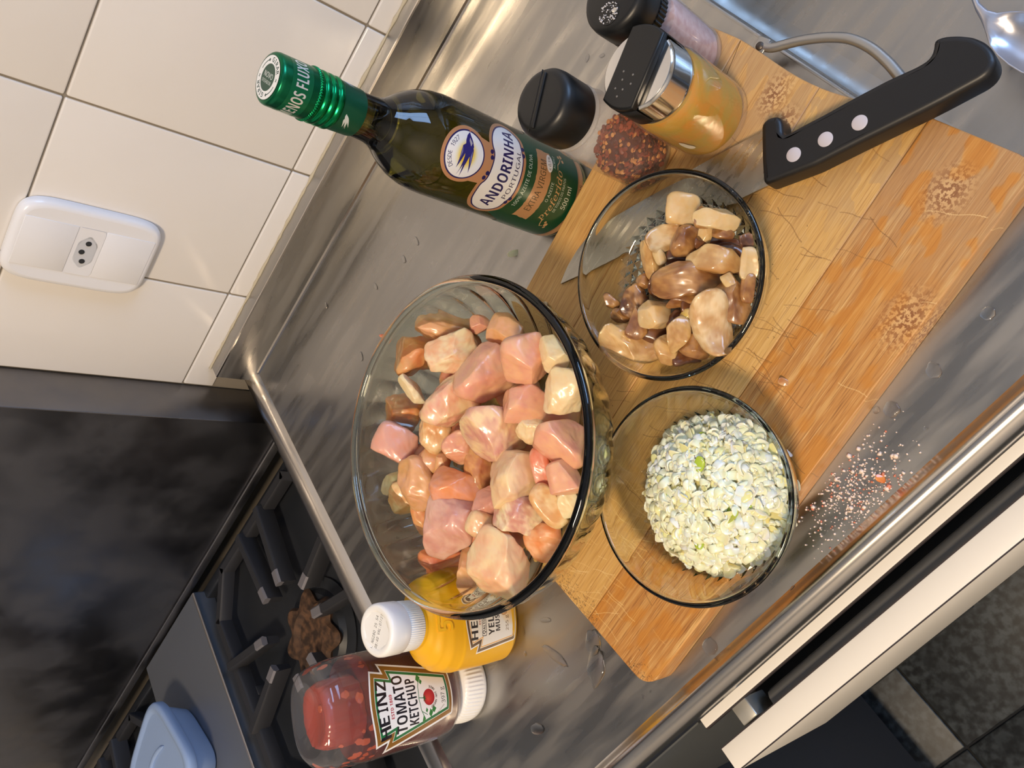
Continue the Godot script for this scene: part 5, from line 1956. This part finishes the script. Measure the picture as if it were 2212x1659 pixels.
func build_bowls() -> void:
	# large ribbed bowl: thick rounded rim, swept flutes on the outside
	var o := thing("large_glass_bowl", "large clear ribbed glass bowl full of raw chicken chunks", "bowl", V(BIG_AT.x, BOARD_H + 0.0002, BIG_AT.z))
	var s := Shape.new()
	var seg := 288
	var ribs := 36.0
	var rows := []
	var add_row := func(r: float, y: float, depth: float) -> void:
		var row := PackedVector3Array()
		for i in seg:
			var a := TAU * i / seg
			var ph := a * ribs + y * 26.0
			var w := absf(sin(ph / 2.0))
			var rr := r - depth * (1.0 - w)
			row.append(Vector3(sin(a) * rr, y, cos(a) * rr))
		rows.append(row)
	# outside, foot to rim
	add_row.call(0.0005, 0.0025, 0.0)
	add_row.call(0.040, 0.0020, 0.0)
	add_row.call(0.046, 0.0002, 0.0)
	add_row.call(0.051, 0.0000, 0.0)
	add_row.call(0.055, 0.0018, 0.0002)
	for k in 13:
		var t := (k + 1) / 14.0
		var y := lerpf(0.003, BIG_H - 0.014, t)
		var flute := 0.0019 * smoothstep(0.0, 0.12, t) * (1.0 - smoothstep(0.86, 1.0, t))
		add_row.call(big_profile_r(y) + 0.0042, y, flute)
	add_row.call(BIG_R - 0.0022, BIG_H - 0.0085, 0.0)
	for k in 9:
		var a := -PI * 0.42 + PI * 1.3 * k / 8.0
		add_row.call(BIG_R - 0.0030 + cos(a) * 0.0030, BIG_H - 0.0030 + sin(a) * 0.0030, 0.0)
	# inside, rim to foot
	for k in 16:
		var y := lerpf(BIG_H - 0.008, 0.0068, k / 15.0)
		add_row.call(big_profile_r(y), y, 0.0)
	add_row.call(0.044, 0.0058, 0.0)
	add_row.call(0.0005, 0.0055, 0.0)
	add_skin(s, rows, true, true, 3.0)
	part(o, "bowl_glass", s.mesh(), M.bowl_glass)

	small_bowl("small_glass_bowl", "small clear glass bowl of browned mushrooms, tipped up on the knife blade", Vector3(-0.1020, 0.0600, 0.3990), Vector3(-0.05, 1, 0.09).normalized())
	small_bowl("small_glass_bowl", "small clear glass bowl of chopped onion at the front edge of the board", Vector3(-0.1835, 0.0552, 0.5020), Vector3(-0.006, 1, 0.006).normalized())


const SMALL_H := 0.0368
const SMALL_R := 0.0637


func small_inner_r(y: float) -> float:
	var t := clampf((y - 0.0042) / (SMALL_H - 0.0042), 0.0, 1.0)
	return lerpf(0.0480, SMALL_R - 0.0030, 1.0 - pow(1.0 - t, 1.9))


# rim is the middle of the rim (height above the counter); axis leans with the bowl
func small_bowl(called: String, label: String, rim: Vector3, axis: Vector3) -> Node3D:
	var foot := V(rim.x, rim.y, rim.z) - axis * SMALL_H
	var o := thing(called, label, "bowl", foot, 0.0, "pair of small glass bowls")
	var side := axis.cross(Vector3(0, 0, 1)).normalized()
	o.basis = Basis(side, axis, side.cross(axis)).orthonormalized()
	var s := Shape.new()
	# smooth wall and rim
	add_lathe(s, [Vector2(0.0, 0.0024), Vector2(0.034, 0.0024), Vector2(0.0355, 0.0012), Vector2(0.0375, 0.0012), Vector2(0.0470, 0.0012), Vector2(0.0505, 0.0018), Vector2(0.0528, 0.0052), Vector2(0.0556, 0.0100), Vector2(0.0588, 0.0180), Vector2(0.0612, 0.0260), Vector2(0.0628, 0.0325),
		Vector2(0.0636, 0.0344), Vector2(0.0637, 0.0356), Vector2(0.0631, 0.0366), Vector2(0.0620, 0.0370), Vector2(0.0610, 0.0366), Vector2(0.0604, 0.0355),
		Vector2(0.0598, 0.0325), Vector2(0.0583, 0.0260), Vector2(0.0558, 0.0180), Vector2(0.0526, 0.0105), Vector2(0.0500, 0.0068), Vector2(0.0468, 0.0048), Vector2(0.042, 0.0042), Vector2(0.0, 0.0042)], 144, 3.0)
	part(o, "bowl_glass", s.mesh(), M.glass)
	# cut diamonds on the underside: three staggered rings of little pyramids
	var d := Shape.new()
	var count := 40
	for ring in 3:
		var r0: float = [0.0375, 0.0420, 0.0468][ring]
		var r1: float = [0.0420, 0.0468, 0.0512][ring]
		for i in count:
			var off := 0.5 * (ring % 2)
			var pt := func(u: float, v: float) -> Vector3:
				var a := TAU * (i + off + u) / count
				var r := lerpf(r0, r1, v)
				var y := 0.0014 if r < 0.047 else 0.0014 + (r - 0.047) * 0.9
				return Vector3(sin(a) * r, y, cos(a) * r)
			var a: Vector3 = pt.call(0, 0.5)
			var b: Vector3 = pt.call(0.5, -0.35)
			var c: Vector3 = pt.call(1, 0.5)
			var e: Vector3 = pt.call(0.5, 1.35)
			var tip: Vector3 = pt.call(0.5, 0.5) + Vector3(0, -0.0016, 0)
			var top: Vector3 = pt.call(0.5, 0.5) + Vector3(0, 0.0004, 0)
			for q in [[a, b], [b, c], [c, e], [e, a]]:
				d.group += 1
				d.tri(q[0], q[1], tip)
				d.group += 1
				d.tri(q[1], q[0], top)
	part(o, "cut_diamonds", d.mesh(), M.glass, "three rings of cut diamonds under the foot").set_meta("kind", "stuff")
	return o


# ---------------------------------------------------------------- chicken
# one lump seen at a pixel: middle, long and short size in pixels, turn in the picture, height of its middle above the counter
func food(called: String, label: String, category: String, group: String, px: float, py: float, long: float, short: float, deg: float, h: float, key: int, ca: Color, cb: Color, m: Material, square := 0.62, cuts := 4, rough := 0.1, deep := 0.85, n := 12, bend := 0.0) -> MeshInstance3D:
	var mid := at(px, py, h)
	var per_px := (mid - EYE).dot(AHEAD) / FOCAL
	var a := long * per_px / 2.0
	var b := short * per_px / 2.0
	var o := part(self, called, lump(Vector3(a, minf(a, b) * deep, b), square, cuts, rough, key, ca, cb, n, bend), m)
	tag(o, label, category, group)
	var t := deg_to_rad(deg)
	var x := RIGHT * cos(t) + DOWN * sin(t)
	var z := -RIGHT * sin(t) + DOWN * cos(t)
	o.transform = Transform3D(Basis(x, z.cross(x), z).orthonormalized(), mid)
	return o


func build_chicken() -> void:
	var pink := rgb(226, 158, 132)
	var peach := rgb(234, 176, 134)
	var cream := rgb(240, 206, 156)
	var tan := rgb(222, 164, 106)
	var mauve := rgb(206, 144, 126)
	var orange := rgb(226, 142, 88)
	var salmon := rgb(228, 128, 96)
	var fat := rgb(244, 220, 178)
	var g := "raw chicken chunks in the large glass bowl"
	var list := [
		["long tan chicken piece at the bowl end nearest the oil bottle, topmost in the photo", 964, 707, 118, 54, 7, 0.066, tan, peach, 0.62, 0.11],
		["small rounded chicken stub beside the long tan piece", 1037, 700, 40, 40, 0, 0.060, peach, pink, 0.8, 0.06],
		["smooth peach wedge of chicken standing free below the yellow-green rim", 1091, 714, 66, 70, 20, 0.066, peach, tan, 0.75, 0.06],
		["orange triangular chicken piece with shiny fibres at the far left corner", 897, 760, 96, 84, -30, 0.066, tan, orange, 0.6, 0.08],
		["chicken piece with a ragged white fat edge beside the orange triangle", 977, 763, 96, 72, -22, 0.074, fat, peach, 0.6, 0.16],
		["big pink chicken cube with a glossy film on one corner", 1050, 805, 116, 112, 12, 0.076, pink, peach, 0.56, 0.06],
		["frosty pink chicken cube against the yellow-green side of the rim", 1139, 778, 94, 98, -12, 0.083, peach, pink, 0.52, 0.05],
		["cream-coloured half cube touching the green rim next to the frosty pink cube", 1200, 764, 56, 74, -10, 0.082, cream, fat, 0.58, 0.07],
		["cream fatty chicken piece tucked under the right rim", 1217, 853, 72, 104, 6, 0.082, cream, fat, 0.6, 0.09],
		["rounded pink chicken piece with fine bubbles between two cubes", 1132, 872, 98, 72, -18, 0.080, pink, peach, 0.72, 0.06],
		["large chicken lump with a raw red patch on its cream side", 976, 868, 104, 118, 20, 0.074, pink, cream, 0.6, 0.11],
		["thin pale strip of chicken lying slanted over an orange piece", 893, 845, 76, 28, 52, 0.071, fat, cream, 0.75, 0.1],
		["wet orange chicken piece lowest against the left glass wall", 866, 887, 78, 82, 30, 0.060, orange, tan, 0.65, 0.08],
		["smooth pink block of chicken jutting out beside the blue window reflection", 861, 962, 98, 74, 28, 0.069, pink, rgb(222, 164, 142), 0.6, 0.04],
		["cream folded chicken piece under the red-patched lump", 938, 934, 66, 66, 40, 0.066, cream, tan, 0.65, 0.12],
		["large flat-topped beige chicken block in the centre of the bowl", 1066, 934, 132, 100, 32, 0.080, cream, mauve, 0.55, 0.07],
		["crumbly cream scraps of chicken between the central block and right rim", 1153, 924, 56, 56, 35, 0.074, cream, fat, 0.6, 0.22],
		["big smooth pink chicken piece pressed to the right rim", 1213, 956, 102, 98, 8, 0.080, pink, peach, 0.64, 0.04],
		["small tan knob of chicken beside the smooth pink block", 931, 988, 54, 60, 30, 0.064, tan, peach, 0.7, 0.1],
		["translucent pink flap of chicken curled over the dark hollow", 994, 968, 58, 62, -40, 0.071, peach, pink, 0.7, 0.13],
		["narrow tan sliver of chicken standing upright left of the hollow", 957, 1007, 30, 54, 8, 0.068, peach, tan, 0.6, 0.08],
		["brownish chicken piece deep in the hollow of the pile", 1033, 1010, 56, 100, -12, 0.062, tan, rgb(186, 116, 84), 0.7, 0.07],
		["pale tan chicken chunk sloping toward the left glass wall", 899, 1044, 76, 104, -28, 0.071, peach, tan, 0.6, 0.08],
		["white fat scrap of chicken poking out at the far left", 846, 1042, 30, 56, 35, 0.066, fat, cream, 0.75, 0.13],
		["yellowish cream chicken chunk hanging on the left side of the pile", 871, 1078, 56, 64, 10, 0.064, cream, tan, 0.66, 0.13],
		["translucent beige block of chicken with a white dot on top", 1108, 1038, 106, 110, 5, 0.082, rgb(226, 184, 144), cream, 0.56, 0.05],
		["narrow red-pink strip of chicken wedged beside the translucent block", 1170, 1014, 36, 84, -14, 0.080, salmon, pink, 0.6, 0.14],
		["pale pink oval chicken slice leaning on the right rim", 1217, 1038, 66, 78, -25, 0.085, pink, peach, 0.85, 0.03],
		["peach-pink chicken piece with purple edges in the middle of the left half", 993, 1056, 110, 76, 14, 0.071, orange, pink, 0.66, 0.06],
		["big mauve frosty chicken block leaning over the mustard side", 971, 1130, 92, 138, 6, 0.078, mauve, rgb(222, 172, 148), 0.56, 0.06],
		["orange strip of chicken hanging down the left side of the mauve block", 914, 1128, 34, 84, -18, 0.060, tan, orange, 0.7, 0.09],
		["soft pink twist of chicken between the mauve block and the hollow", 1056, 1092, 58, 72, 18, 0.073, pink, mauve, 0.75, 0.1],
		["pale cream fold of chicken shaped like a fin", 1048, 1138, 74, 52, 28, 0.077, cream, peach, 0.7, 0.12],
		["frozen-looking cream chicken chunk below the translucent block", 1128, 1116, 110, 72, 10, 0.078, fat, mauve, 0.58, 0.16],
		["long yellow-orange fatty strip of chicken near the lower right rim", 1186, 1092, 52, 92, -38, 0.079, tan, cream, 0.75, 0.06],
		["cream chicken scrap under the lower right rim", 1224, 1088, 44, 66, -15, 0.078, fat, cream, 0.6, 0.15],
		["salmon pink chicken piece lying low beside the mustard shoulder", 956, 1208, 88, 66, 38, 0.058, salmon, orange, 0.6, 0.07],
		["largest cream chicken cube at the end nearest the mustard label", 1076, 1212, 122, 122, 14, 0.082, cream, peach, 0.5, 0.06],
		["flat tan chicken slab under the largest cream cube", 1013, 1236, 52, 94, -10, 0.064, tan, peach, 0.6, 0.08],
		["translucent pink chicken scrap against the lower right glass", 1180, 1166, 78, 72, -30, 0.066, peach, orange, 0.7, 0.1],
	]
	var i := 0
	for q in list:
		food("chicken_chunk", q[0], "chicken", g, q[1], q[2], q[3] * 1.16, q[4] * 1.16, q[5], q[6], 100 + i, q[7], q[8], M.chicken, q[9] * 0.85, 9, q[10] + 0.05, 0.92, 18)
		i += 1
	# pieces of the lower layer, seen only in the gaps
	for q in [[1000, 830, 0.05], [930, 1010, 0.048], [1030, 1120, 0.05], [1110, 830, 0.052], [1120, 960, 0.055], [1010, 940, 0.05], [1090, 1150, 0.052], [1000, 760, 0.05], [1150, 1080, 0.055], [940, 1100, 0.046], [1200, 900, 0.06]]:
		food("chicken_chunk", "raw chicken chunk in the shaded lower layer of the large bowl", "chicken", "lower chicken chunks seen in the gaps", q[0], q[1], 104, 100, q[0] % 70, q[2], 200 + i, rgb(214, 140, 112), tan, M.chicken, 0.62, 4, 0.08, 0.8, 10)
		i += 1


# ---------------------------------------------------------------- mushrooms
func build_mushrooms() -> void:
	var pale := rgb(222, 182, 122)
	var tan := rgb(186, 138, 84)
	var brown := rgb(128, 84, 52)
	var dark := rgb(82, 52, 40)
	var white := rgb(226, 196, 150)
	var g := "browned mushroom pieces in the small glass bowl"
	var list := [
		["pale square mushroom stem piece nearest the knife handle", 1472, 451, 66, 60, 10, 0.052, pale, white, 0.5, 0.07],
		["pale mushroom block with a brown cap edge beside the square stem piece", 1548, 470, 90, 44, 9, 0.054, white, pale, 0.55, 0.06],
		["small brown mushroom rind lying on the pale block", 1520, 468, 36, 44, 8, 0.0575, brown, tan, 0.7, 0.06],
		["little pale pointed mushroom tip under the pale block", 1525, 510, 28, 40, 0, 0.050, pale, white, 0.7, 0.08],
		["brown cut mushroom end below the pale block", 1566, 503, 46, 26, 6, 0.047, tan, brown, 0.65, 0.08],
		["mushroom slice pale on top, brown below, at the left upper side", 1441, 509, 92, 52, -28, 0.050, white, tan, 0.75, 0.08],
		["dark tan folded mushroom slice in the upper middle", 1484, 526, 58, 66, 25, 0.048, tan, brown, 0.75, 0.1],
		["dark glossy mushroom strip under the pale blocks", 1546, 529, 84, 32, 4, 0.044, dark, brown, 0.75, 0.1],
		["tan mushroom slice with a folded lip on the right side", 1550, 563, 106, 52, 14, 0.050, tan, pale, 0.75, 0.08],
		["thick white mushroom slice against the right glass wall", 1614, 569, 36, 62, -6, 0.050, white, pale, 0.6, 0.06],
		["purple-brown mushroom scrap on the right glass wall", 1611, 524, 26, 48, -8, 0.048, dark, tan, 0.75, 0.08],
		["ragged yellowish mushroom stem standing at the left", 1407, 560, 40, 78, -18, 0.046, pale, tan, 0.65, 0.14],
		["small pale mushroom flake on the ragged stem", 1423, 549, 22, 42, -22, 0.052, white, pale, 0.7, 0.08],
		["largest brown mushroom slice across the middle of the bowl", 1484, 601, 136, 70, -12, 0.054, tan, brown, 0.68, 0.09],
		["brown mushroom slice under the largest slice", 1478, 645, 72, 36, -14, 0.047, brown, tan, 0.75, 0.08],
		["curled dark mushroom cap with purple gills at the left", 1372, 650, 52, 72, 20, 0.044, tan, dark, 0.75, 0.12],
		["small tan mushroom chip at the far left of the pile", 1318, 653, 40, 26, 38, 0.042, tan, brown, 0.65, 0.12],
		["brown mushroom nub beside the far left chip", 1343, 683, 42, 34, 20, 0.042, brown, tan, 0.75, 0.1],
		["pale triangular mushroom chunk left of centre", 1415, 678, 62, 56, 0, 0.052, pale, white, 0.6, 0.06],
		["big shiny mushroom slice at the lower right", 1541, 697, 126, 80, 72, 0.056, tan, white, 0.78, 0.06],
		["brown mushroom slice leaning on the lower right glass wall", 1582, 655, 94, 60, 62, 0.049, brown, tan, 0.78, 0.07],
		["narrow pale mushroom strip beside the right wall", 1582, 615, 54, 26, 55, 0.050, pale, tan, 0.65, 0.08],
		["large pale-topped mushroom slice with brown rim at the lower left", 1360, 741, 124, 70, 22, 0.048, pale, tan, 0.72, 0.1],
		["pinkish brown folded mushroom slice above the lower left slice", 1378, 700, 48, 62, 15, 0.050, brown, tan, 0.75, 0.09],
		["pale curl of mushroom with a dark eye in the lower middle", 1463, 722, 46, 70, 8, 0.052, pale, tan, 0.75, 0.08],
		["tan mushroom wedge between the curl and lower left slice", 1442, 756, 46, 58, -24, 0.047, pale, tan, 0.7, 0.08],
		["glossy brown mushroom piece under the big shiny slice", 1503, 748, 62, 46, 10, 0.044, brown, tan, 0.75, 0.1],
		["dark mushroom scrap at the bottom edge of the pile", 1484, 774, 56, 32, -6, 0.040, dark, brown, 0.75, 0.1],
		["brown mushroom strip high on the right glass wall", 1617, 622, 30, 58, 6, 0.048, tan, brown, 0.75, 0.06],
		["tiny yellow mushroom crumb in the gap left of the big slice", 1487, 676, 34, 20, -35, 0.048, pale, rgb(214, 176, 84), 0.65, 0.08],
		["small brown mushroom piece beside the ragged stem", 1391, 608, 32, 28, -30, 0.044, tan, brown, 0.7, 0.1],
	]
	var i := 0
	for q in list:
		food("mushroom_piece", q[0], "mushroom", g, q[1], q[2], q[3] * 1.16, q[4] * 1.16, q[5], q[6] - 0.004, 300 + i, q[7], q[8], M.mushroom, q[9] * 0.9, 7, q[10] + 0.06, 0.6, 15, 0.5)
		i += 1
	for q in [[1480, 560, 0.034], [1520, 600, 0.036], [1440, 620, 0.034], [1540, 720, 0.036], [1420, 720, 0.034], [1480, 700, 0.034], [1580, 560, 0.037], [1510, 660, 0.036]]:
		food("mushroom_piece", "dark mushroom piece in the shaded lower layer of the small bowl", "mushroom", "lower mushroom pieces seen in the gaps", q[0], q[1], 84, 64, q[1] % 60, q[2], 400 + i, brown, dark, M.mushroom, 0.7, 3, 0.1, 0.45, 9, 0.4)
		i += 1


# ---------------------------------------------------------------- onion
func build_onion() -> void:
	var o := thing("chopped_onion", "heap of finely chopped white onion in the front glass bowl", "onion", V(-0.1805, BOARD_H + 0.0046, 0.5030))
	o.set_meta("kind", "stuff")
	var rows := []
	var heap := func(r: float) -> float: return 0.0265 * pow(maxf(0.0, 1.0 - pow(r / 0.0485, 2.6)), 0.75)
	for k in 12:
		var r := 0.0468 * (1.0 - k / 11.0) + 0.0004
		var row := PackedVector3Array()
		for i in 64:
			var a := TAU * i / 64.0
			var rr := r * (1.0 + 0.05 * noise.get_noise_2d(cos(a) * 3.0, sin(a) * 3.0))
			row.append(Vector3(sin(a) * rr, maxf(0.0006, heap.call(r) - 0.003), cos(a) * rr))
		rows.append(row)
	var s := Shape.new()
	add_skin(s, rows, true, true, 3.0)
	var pulp := mat(rgb(214, 206, 140), 0.4)
	part(o, "onion_mass", s.mesh(), pulp)
	for kind in 4:
		var half: Vector3 = [Vector3(0.0036, 0.0010, 0.0026), Vector3(0.0050, 0.0009, 0.0020), Vector3(0.0024, 0.0012, 0.0020), Vector3(0.0044, 0.0007, 0.0036)][kind]
		var chip := lump(half, 0.5, 4, 0.2, 500 + kind, Color.WHITE, rgb(250, 246, 228), 5, 0.9)
		var spots := []
		var tints := []
		for i in [420, 300, 480, 220][kind]:
			var a := rng.randf() * TAU
			var r := 0.0475 * sqrt(rng.randf())
			var ragged := 1.0 + 0.07 * noise.get_noise_2d(cos(a) * 4.0, sin(a) * 4.0 + 9.0)
			r *= ragged
			var y: float = heap.call(minf(r, 0.0475)) + rng.randf_range(-0.0035, 0.0012)
			var slope := clampf((r / 0.0475), 0.0, 1.0)
			var tilt := Basis(Vector3(cos(a), 0, -sin(a)), slope * 0.5) * Basis(Vector3(rng.randf_range(-1, 1), 0, rng.randf_range(-1, 1)).normalized(), rng.randfn(0.0, 0.55)) * Basis(Vector3.UP, rng.randf() * TAU)
			spots.append(Transform3D(tilt.scaled_local(Vector3.ONE * rng.randf_range(0.7, 1.25)), Vector3(sin(a) * r, maxf(0.0015, y), cos(a) * r)))
			var c := rgb(255, 247, 206).lerp(rgb(255, 252, 236), rng.randf())
			if rng.randf() < 0.12:
				c = rgb(250, 246, 244)
			elif rng.randf() < 0.1:
				c = rgb(252, 238, 176)
			elif rng.randf() < 0.012:
				c = rgb(180, 200, 70)
			tints.append(c)
		scatter(o, "onion_bits", chip, M.onion, spots, tints)


# ---------------------------------------------------------------- drops, crumbs, sink
func drop_mesh(key: int, long: float) -> ArrayMesh:
	var rows := []
	for q in [[1.0, 0.0], [1.02, 0.05], [0.97, 0.14], [0.82, 0.25], [0.55, 0.33], [0.25, 0.365], [0.02, 0.37]]:
		var row := PackedVector3Array()
		for i in 20:
			var a := TAU * i / 20.0
			var r: float = q[0] * (1.0 + 0.22 * noise.get_noise_2d(cos(a) * 1.4 + key * 5.1, sin(a) * 1.4))
			row.append(Vector3(cos(a) * r * long, q[1], sin(a) * r))
		rows.append(row)
	return skin(rows, 3.0)


func build_small_things() -> void:
	# water drops on the steel, placed where the photo shows them
	var group := "water drops on the steel counter"
	for q in [[1222, 877 + 0, 0, 0, 0], [1926, 884, 17, 1.0, 0.4], [2017, 800, 15, 1.2, 1.0], [2000, 925, 5, 1.0, 0.0], [1893, 886, 7, 1.2, 0.3], [2135, 677, 14, 1.1, 0.2], [1863, 1046, 11, 1.0, 0.1], [1281, 1388, 21, 1.25, 0.8], [1288, 1440, 22, 1.9, 0.7], [1199, 1417, 10, 3.8, -1.2], [1388, 1505, 5, 1.1, 0.5], [1404, 1493, 3.5, 1.0, 0.2], [1534, 1397, 18, 1.0, 0.2], [1715, 1275, 8, 1.2, 0.4], [1160, 1575, 12, 1.6, -0.5], [1134, 1412, 5, 1.0, 0.1], [1130, 1362, 4, 2.4, 1.2], [1178, 1340, 5, 3.0, -0.6], [705, 660, 4, 2.2, 1.4], [811, 618, 4, 2.6, 1.5], [780, 770, 5, 2.2, 1.2], [872, 560, 5, 2.0, 1.4], [899, 520, 5, 2.4, 1.4], [1003, 640, 3, 2.0, 1.4], [1150, 290, 6, 2.0, 0.6], [1268, 125, 5, 1.8, 0.5], [1300, 120, 4, 1.8, -0.8], [1200, 190, 5, 2.0, 0.4]]:
		if q[2] == 0:
			continue
		var p := at(q[0], q[1], 0.0003)
		var size: float = q[2] * (p - EYE).dot(AHEAD) / FOCAL
		var d := part(self, "water_drop", drop_mesh(int(q[0]), q[3]), M.water)
		tag(d, "clear water drop lying on the brushed steel counter", "water drop", group)
		d.position = p
		d.scale = Vector3(size, size * 0.8, size)
		d.rotation.y = q[4]
	# scattered pink salt in front of the board
	var spots := []
	var tints := []
	for i in 900:
		var c := Vector2(1850 + rng.randfn(0, 62), 1060 + rng.randfn(0, 62))
		var along := (c.x - 1850) * 0.74 - (c.y - 1060) * 0.67
		var p := at(c.x, c.y, 0.0004)
		if p.z > 0.5655 or p.z < 0.5585 - (p.x + 0.306) * 0.134 + 0.001 or absf(along) > 190:
			continue
		var sc := rng.randf_range(0.25, 1.0) * (1.6 if rng.randf() < 0.06 else 0.75)
		spots.append(Transform3D(any_turn().scaled_local(Vector3.ONE * sc), p + Vector3(0, 0.0004 * sc, 0)))
		tints.append((rgb(236, 214, 196) if rng.randf() < 0.82 else rgb(214, 130, 100)).srgb_to_linear())
	var gm := mat(Color.WHITE, 0.35)
	gm.vertex_color_use_as_albedo = true
	var grains := scatter(self, "spilled_salt", lump(Vector3(0.0009, 0.0007, 0.0009), 0.45, 2, 0.15, 77, Color.WHITE, Color.WHITE, 2), gm, spots, tints)
	tag(grains, "pale pink salt grains spilled on the steel between board and front edge", "salt")
	# crumbs
	var c1 := food("chili_crumb", "orange crumb among the spilled salt on the steel", "crumb", "", 1902, 1034, 26, 17, 24, 0.0018, 601, rgb(224, 140, 70), rgb(206, 104, 46), M.mushroom, 0.7, 3, 0.15, 0.4, 6)
	food("onion_scrap", "pale onion scrap on the steel beside the oil bottle's foot", "crumb", "", 1112, 547, 34, 14, -15, 0.0012, 602, rgb(222, 218, 186), rgb(232, 230, 206), M.onion, 0.7, 2, 0.12, 0.3, 6, 0.8)
	food("meat_crumb", "curled brownish crumb on the board between the two small bowls", "crumb", "", 1692, 825, 26, 18, 20, BOARD_H + 0.0012, 603, rgb(222, 178, 124), rgb(170, 110, 64), M.mushroom, 0.7, 3, 0.3, 0.4, 7, 0.6)
	food("chili_crumb", "curved orange peel flake on the steel left of the bowl", "crumb", "", 832, 727, 26, 10, 15, 0.0012, 604, rgb(206, 112, 66), rgb(190, 96, 56), M.mushroom, 0.8, 1, 0.1, 0.3, 6, 1.0)
	# ladle in the sink
	var lad := thing("steel_ladle", "steel spoon lying in the sink at the upper right corner", "spoon", at(2150, 40, -0.12))
	var inv := lad.transform.affine_inverse()
	var rows := []
	for q in [[2095, -45, 9, 0.4], [2102, -10, 9, 0.4], [2112, 15, 10, 0.4], [2127, 34, 15, 0.35], [2142, 50, 26, 0.3], [2160, 62, 44, 0.22], [2182, 72, 56, 0.2], [2210, 84, 66, 0.2], [2240, 98, 70, 0.2], [2275, 114, 62, 0.2], [2305, 128, 36, 0.25], [2318, 134, 6, 0.5]]:
		var mid: Vector3 = inv * at(q[0], q[1], -0.122)
		var a: Vector3 = inv * at(q[0] - q[2] * 0.5, q[1] + q[2] * 0.85, -0.122)
		var half := a - mid
		var row := PackedVector3Array()
		for i in 16:
			var t := TAU * i / 16.0
			row.append(mid + half * cos(t) + Vector3(0, 0.0022 * sin(t) - 0.012 * (1.0 - pow(absf(cos(t)), 2.0)) * smoothstep(20, 60, q[2]), 0))
		rows.append(row)
	part(lad, "spoon_body", skin(rows, 3.0), mat(rgb(196, 196, 204), 0.3, 0.85))
